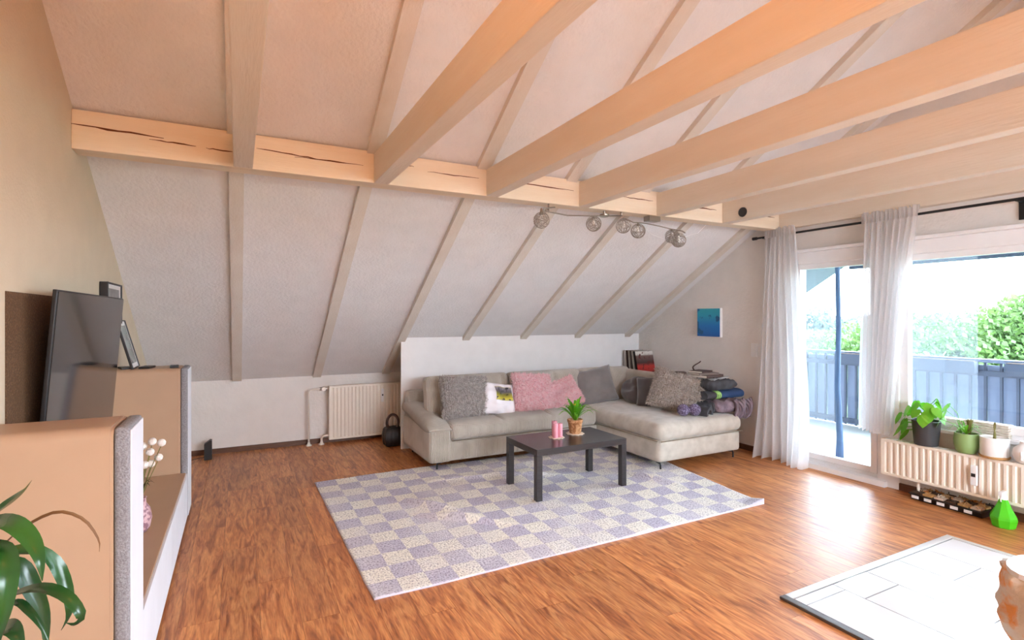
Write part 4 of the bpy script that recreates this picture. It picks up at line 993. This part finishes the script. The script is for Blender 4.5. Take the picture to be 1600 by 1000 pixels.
vs_ = thing('ceramic_vase', 'small round white ceramic vase at the right end of the radiator', 'vase', (4.965, 1.66, RT))
obj('body', LT([(0,0),(.04,0),(.06,.02),(.072,.06),(.066,.10),(.035,.13),(.03,.15),(.034,.155),(.026,.155),(0,.12)], n=32), 'whitepot', vs_, local=True, smooth=True)
b = bmesh.new(); tube(b, [(-.07, .0, .07), (-.10, -.01, .09), (-.10, -.01, .04), (-.07, 0, .03)], .008, 8); obj('handle', b, 'whitepot', vs_, local=True, smooth=True)
wb = thing('wicker_box', 'white wicker box on the window sill behind the green pot', 'basket', (5.11, 1.93, .586))
b = bmesh.new()
for k in range(6): box(b, -.04, .04, -.14, .14, .018*k, .018*k+.015, bev=.005)
obj('weave', b, 'wicker', wb, local=True); obj('liner', BX(-.034, .034, -.132, .132, .002, .095), 'whitepot', wb, local=True)

# seed tray and spray bottle
st = thing('seed_tray', 'black seed tray with brown peat cells under the window radiator', 'tray', (5.03, 2.12, 0), rot=(0, 0, R(-3)))
b = bmesh.new(); prism(b, [(-.105, 0), (.105, 0), (.13, .05), (-.13, .05)], 'y', -.24, .24); obj('tray', b, 'plasticblack', st, local=True)
b = bmesh.new(); box(b, -.137, .137, -.25, .25, .046, .052, bev=.003); obj('rim', b, 'plasticblack', st, local=True)
rn = random.Random(31)
for j in range(6):
    for i in range(3):
        b = bmesh.new(); cx_, cy_ = -.083+.083*i, -.20+.08*j; box(b, cx_-.034, cx_+.034, cy_-.034, cy_+.034, .050, .068, bev=.006)
        for k in range(5):
            p = Vector((cx_+rn.uniform(-.025, .025), cy_+rn.uniform(-.025, .025), .068)); d_ = Vector((rn.uniform(-1,1), rn.uniform(-1,1), .4)).normalized()*.022; tube(b, [p-d_, p+d_], .004, 4)
        obj('peat_cell', b, M['bark'] if (i+j) % 3 == 0 else M['woodlight'] if (i+j) % 3 == 1 else M['soil'], st, local=True)
for k in range(5): obj('plant_label', BX(-.142, -.136, -.19+.09*k, -.14+.09*k, .02, .042), 'whiteplastic', st, local=True)
sp = thing('spray_bottle', 'lime green conical spray bottle with white nozzle on the floor', 'spray bottle', (4.86, 1.745, 0))
obj('bottle', LT([(0,0),(.06,0),(.068,.008),(.080,.06),(.078,.075),(.05,.13),(.026,.19),(.02,.20),(0,.20)], n=8), 'greenplastic', sp, local=True)
b = bmesh.new(); lathe(b, [(0,.195),(.022,.195),(.022,.222),(.014,.23),(0,.23)], n=16); box(b, -.055, .02, -.012, .012, .225, .255, bev=.005); tube(b, [(-.03, 0, .225), (-.045, 0, .20), (-.04, 0, .185)], .005, 6); obj('spray_head', b, 'whiteplastic', sp, local=True, smooth='auto')

# ---------------------------------------------------------------- left side: sideboard, towers, television
XF = -.33
lb_ = thing('media_lowboard', 'long low cream media sideboard with white front along the left wall', 'cabinet', (-.56, 3.5, 0))
obj('body', BX(XL+.005, XF-.012, 2.50, 4.565, .03, .352, bev=.003), 'cream', lb_)
for k in range(2):
    y0 = 2.51+k*1.03; dr = obj('drawer_front', BX(XF-.012, XF, y0, y0+1.02, .035, .346, bev=.002), 'felt_light', lb_)
obj('plinth', BX(XL+.03, XF-.04, 2.54, 4.53, 0, .03), 'plasticblack', lb_)
obj('cable_slot', BX(-.47, -.455, 2.75, 3.35, .3515, .3535), 'plasticblack', lb_)
def tower(name, label, y0, y1):
    t = thing(name, label, 'cabinet', (-.56, (y0+y1)/2, 0), 'tall cream media towers')
    b = bmesh.new(); z1 = 1.125; r = .035; pts = [(y0, .02)]+[(y0+r-r*cos(a), z1-r+r*sin(a)) for a in [pi/2*i/8 for i in range(9)]]+[(y1-r+r*sin(a), z1-r+r*cos(a)) for a in [pi/2*i/8 for i in range(9)]]+[(y1, .02)]
    prism(b, pts, 'x', XL+.005, -.385); obj('body', b, 'cream', t, smooth='auto')
    b = bmesh.new(); pts2 = [(y, z-.004 if z > .1 else z) for y, z in pts]; prism(b, pts2, 'x', -.3845, -.376); obj('joint_band', b, 'cream', t, smooth='auto')
    obj('front_sheet', BX(XF-.0005, XF+.004, y0+.012, y1-.012, .03, z1-.015, bev=.001, seg=1), 'felt_light', t)
    b = bmesh.new(); box(b, -.375, XF, y0+.002, y1-.002, .02, z1-.003, bev=.014, seg=3); obj('front_panel', b, 'felt', t, smooth='auto')
    obj('plinth', BX(XL+.03, -.40, y0+.03, y1-.03, 0, .02), 'plasticblack', t)
    return t
tower('media_tower', 'tall cream tower cabinet with grey felt front, in the left foreground', 2.215, 2.49)
tower('media_tower', 'tall cream tower cabinet beyond the television, nearest the sloped ceiling', 4.572, 4.86)
for k, (x_, y_, w_) in enumerate([(-.72, 4.66, .05), (-.59, 4.66, .05), (-.42, 4.64, .035)]):
    one('remote_control', BX(-w_/2-.01, w_/2+.01, -.06, .06, 0, .014, bev=.003), 'plasticblack', ['black remote control on the far tower beside the leaning frame', 'black remote control in the middle of the far tower top', 'short black remote control at the front edge of the far tower top'][k], 'remote', loc=(x_, y_, 1.126), rot=(0, 0, R([20, -12, 5][k])), group='black remotes on the far tower')
tv = thing('television', 'large dark television angled off the left wall above the lowboard', 'television', (-.74, 3.53, .855), rot=(0, R(4.5), R(-1.5)))
obj('bezel', BX(-.006, .012, -.625, .625, 0, .765, bev=.004), 'plasticblack', tv, local=True)
obj('screen', BX(.012, .015, -.618, .618, .010, .757), 'screen', tv, local=True)
obj('wall_arm', BX(-.06, -.006, -.08, .08, .25, .45), 'plasticblack', tv, local=True)
one('dark_wall_patch', BX(XL+.0005, XL+.004, 2.715, 4.1, .62, 1.60), 'dark_speckle', 'dark brown speckled rectangle on the wall behind the television', 'wall panel')  # thin dark brown speckled rectangle lying flat on the left wall
fr = thing('picture_frame', 'small black box frame with grey photo on the left wall above the television', 'picture frame', (XL+.03, 4.5, 1.43), group='frames on the left wall')
b = frame(4.27, 4.74, 1.43, 1.73, .012, XL+.002, XL+.05); obj('frame', b, 'plasticblack', fr)
obj('mat_board', BX(XL+.02, XL+.04, 4.282, 4.728, 1.442, 1.718), 'white', fr); obj('photo', BX(XL+.040, XL+.042, 4.34, 4.67, 1.45, 1.69), 'photo', fr)
fr = thing('picture_frame', 'glass framed print leaning on the wall on top of the far tower', 'picture frame', (-.665, 4.71, 1.126), rot=(0, R(-15), 0), group='frames on the left wall')
def lframe(y0, y1, z0, z1, t, x0, x1): return frame(y0, y1, z0, z1, t, x0, x1)
obj('frame', lframe(-.14, .14, .0, .36, .008, -.01, .008), 'plasticblack', fr, local=True)
obj('mat_board', BX(-.006, .0, -.132, .132, .008, .352), 'white', fr, local=True); obj('print', BX(.0, .002, -.10, .10, .04, .32), 'glasspic', fr, local=True)
# vase with button flowers
va = thing('flower_vase', 'mottled pink vase with white button flowers on the lowboard behind the near tower', 'vase', (-.47, 3.42, .354))
obj('vase', LT([(0,0),(.035,0),(.05,.02),(.06,.07),(.052,.12),(.034,.15),(.032,.175),(.038,.18),(.03,.18),(0,.15)], n=28), 'pinkvase', va, local=True, smooth=True)
rn = random.Random(44)
for k, (dx, dy, dz) in enumerate([(.10, .02, .46), (.05, .0, .42), (.03, -.03, .36), (.085, .03, .38), (.05, .03, .35), (-.03, -.02, .38), (.015, .02, .45), (-.05, .03, .41), (.06, .0, .475)]):
    b = bmesh.new(); tube(b, [(0, 0, .15), (dx*.5, dy*.5, dz*.7), (dx, dy, dz-.01)], .0022, 5); s = obj('flower_stem', b, 'stem', va, local=True)
    b = bmesh.new(); bmesh.ops.create_icosphere(b, subdivisions=2, radius=.021); bmesh.ops.translate(b, vec=(dx, dy, dz), verts=b.verts); obj('flower_head', b, 'flowerwhite', s, local=True, smooth=True)
for k in range(9):
    b = bmesh.new(); leaf(b, (0, 0, .17), k*.7, arc(6, .07, .11, .03), .007); obj('leaf', b, 'leaf_dark', va, local=True, smooth=True)
# little black speaker at the knee wall, bag by the sofa
b = bmesh.new(); prism(b, [(-.035, 0), (.035, 0), (.035, .20), (.02, .205), (-.035, .165)], 'y', -.04, .04)
s_ = thing('small_speaker', 'small black slanted speaker on the floor at the knee wall', 'speaker', (-.28, 6.42, 0))
obj('housing', b, 'plasticblack', s_, local=True)
b = bmesh.new(); tube(b, [(-.03, .03, .02), (-.12, .05, .004), (-.22, -.05, .004), (-.33, -.1, .004), (-.46, -.3, .004)], .003, 5); obj('cable', b, 'plasticblack', s_, local=True)
bg_ = thing('bag', 'dark upright bag with a round carry handle beside the sofa arm', 'bag', (1.60, 6.12, 0))
b = crumple(.22, .2, .22, 16, .012, 4, .3); obj('body', b, 'plasticblack', bg_, local=True, smooth=True)
b = bmesh.new(); tube(b, [(.06*cos(a)*1.1, 0, .27+.09*sin(a)) for a in [R(-40)+R(260)*i/18 for i in range(19)]], .016, 8); obj('handle', b, 'bookdark', bg_, local=True, smooth=True)

# ---------------------------------------------------------------- foreground dracaena
dp = thing('dracaena', 'glossy dark green leafy house plant in the bottom left corner', 'potted plant', (-.52, 1.40, 0))
obj('pot', LT([(0,0),(.10,0),(.13,.26),(.135,.27),(.12,.27),(0,.25)], n=32), 'anthracite', dp, local=True, smooth='auto')
obj('soil', LT([(0,.262),(.12,.255)], n=20), 'soil', dp, local=True)
b = bmesh.new(); tube(b, [(0,0,.25), (.01,.01,.5), (-.01,0,.75), (0,0,.95)], [.018, .016, .014, .012], 10); obj('stem', b, 'stem', dp, local=True, smooth=True)
def bleaf(base, pts, wid, m='leaf_dark', taper=.8):
    """broad ribbon leaf through 3D points (local to the plant)"""
    b = bmesh.new(); P = [Vector(p) for p in pts]; n = 18; Q = []
    for i in range(n):
        t = i/(n-1)*(len(P)-1); k = min(int(t), len(P)-2); f = t-k
        p0 = P[max(k-1, 0)]; p1_ = P[k]; p2_ = P[k+1]; p3_ = P[min(k+2, len(P)-1)]
        Q.append(.5*((2*p1_)+(-p0+p2_)*f+(2*p0-5*p1_+4*p2_-p3_)*f*f+(-p0+3*p1_-3*p2_+p3_)*f**3))
    rowsL = []
    for i in range(n):
        t = i/(n-1); d_ = (Q[min(i+1, n-1)]-Q[max(i-1, 0)]).normalized(); s = d_.cross(Vector((0, -.55, 1)).normalized())
        if s.length < 1e-3: s = Vector((1, 0, 0))
        s.normalize(); nn = s.cross(d_); w_ = max(.0008, wid*math.sin(pi*min(1, (.1+.9*t))**taper))
        rowsL.append([b.verts.new(Q[i]+s*w_*u+nn*(w_*.35*abs(u))) for u in (-1, -.5, 0, .5, 1)])
    for A, B in zip(rowsL, rowsL[1:]):
        for k in range(4): b.faces.new((A[k], A[k+1], B[k+1], B[k]))
    return obj('leaf', b, m, dp, local=True, smooth=True)
bleaf(None, [(0.033,0.090,1.028), (0.071,0.048,1.086), (0.116,0.014,1.125), (0.140,-0.010,1.150), (0.157,-0.030,1.176)], 0.021, 'leaf_dark')
bleaf(None, [(0.057,0.078,0.988), (0.092,0.060,1.030), (0.134,0.038,1.068), (0.181,0.037,1.086), (0.224,0.037,1.063), (0.250,0.035,1.017), (0.250,0.046,0.985)], 0.005, 'leaf_dry')
bleaf(None, [(0.051,0.036,1.071), (0.097,-0.022,1.101), (0.144,-0.079,1.105), (0.176,-0.107,1.081), (0.194,-0.128,1.050), (0.198,-0.130,1.011)], 0.018, 'leaf_dark')
bleaf(None, [(0.049,0.105,0.979), (0.083,0.110,0.991), (0.122,0.124,0.981), (0.154,0.141,0.934), (0.177,0.129,0.876), (0.180,0.127,0.825), (0.164,0.135,0.789)], 0.016, 'leaf_dark')
bleaf(None, [(0.085,-0.026,1.062), (0.130,-0.083,1.061), (0.147,-0.115,1.025), (0.147,-0.126,0.966), (0.136,-0.121,0.908)], 0.017, 'leaf_dark')
bleaf(None, [(0.069,0.072,0.901), (0.127,0.008,0.942), (0.179,-0.041,0.960), (0.222,-0.075,0.948), (0.246,-0.087,0.913), (0.236,-0.082,0.896), (0.220,-0.073,0.898)], 0.012, 'leaf_dark')
bleaf(None, [(0.061,0.099,0.979), (0.099,0.102,0.962), (0.125,0.099,0.902), (0.144,0.101,0.834), (0.146,0.100,0.750)], 0.018, 'leaf_dark')
bleaf(None, [(0.069,0.072,0.888), (0.114,0.038,0.911), (0.141,0.012,0.899), (0.164,0.000,0.867), (0.181,-0.009,0.827)], 0.008, 'leaf_dark')
bleaf(None, [(0.075,-0.010,0.846), (0.115,-0.064,0.901), (0.150,-0.105,0.919), (0.172,-0.128,0.884)], 0.020, 'leaf_dark')
bleaf(None, [(0.024,0.152,0.937), (0.041,0.199,0.922), (0.065,0.232,0.897), (0.076,0.248,0.889)], 0.018, 'leaf_dark')
bleaf(None, [(0.042,0.063,1.010), (0.010,0.103,1.094), (-0.026,0.121,1.148), (-0.073,0.145,1.121), (-0.097,0.158,1.041)], 0.020, 'leaf_dark')
bleaf(None, [(0.042,0.063,0.971), (0.024,-0.017,1.034), (-0.013,-0.032,1.013), (-0.023,-0.049,0.943)], 0.020, 'leaf_dark')

# the warm pendant, and the standing lamp added for fill behind the viewer
pd = thing('pendant_lamp', 'bare bulb pendant on a black cord hanging behind the viewer', 'lamp', (PEND[0], PEND[1], PEND[2]))
b = bmesh.new(); tube(b, [(0,0,.16), (0,0,.75)], .004, 6); obj('cord', b, 'black', pd, local=True)
obj('socket', LT([(0,.05),(.02,.05),(.022,.16),(0,.16)], n=12), 'steel', pd, local=True, smooth='auto')
sd = thing('added_floor_lamp', 'unseen added standing lamp with a slim pole behind the viewer', 'lamp', (FILL[0], FILL[1], 0))
obj('base', LT([(0,0),(.14,0),(.14,.02),(.02,.03),(0,.03)], n=28), 'black', sd, local=True, smooth='auto')
b = bmesh.new(); tube(b, [(0,0,.02), (0,0,1.40)], .012, 8); obj('pole', b, 'black', sd, local=True, smooth='auto')
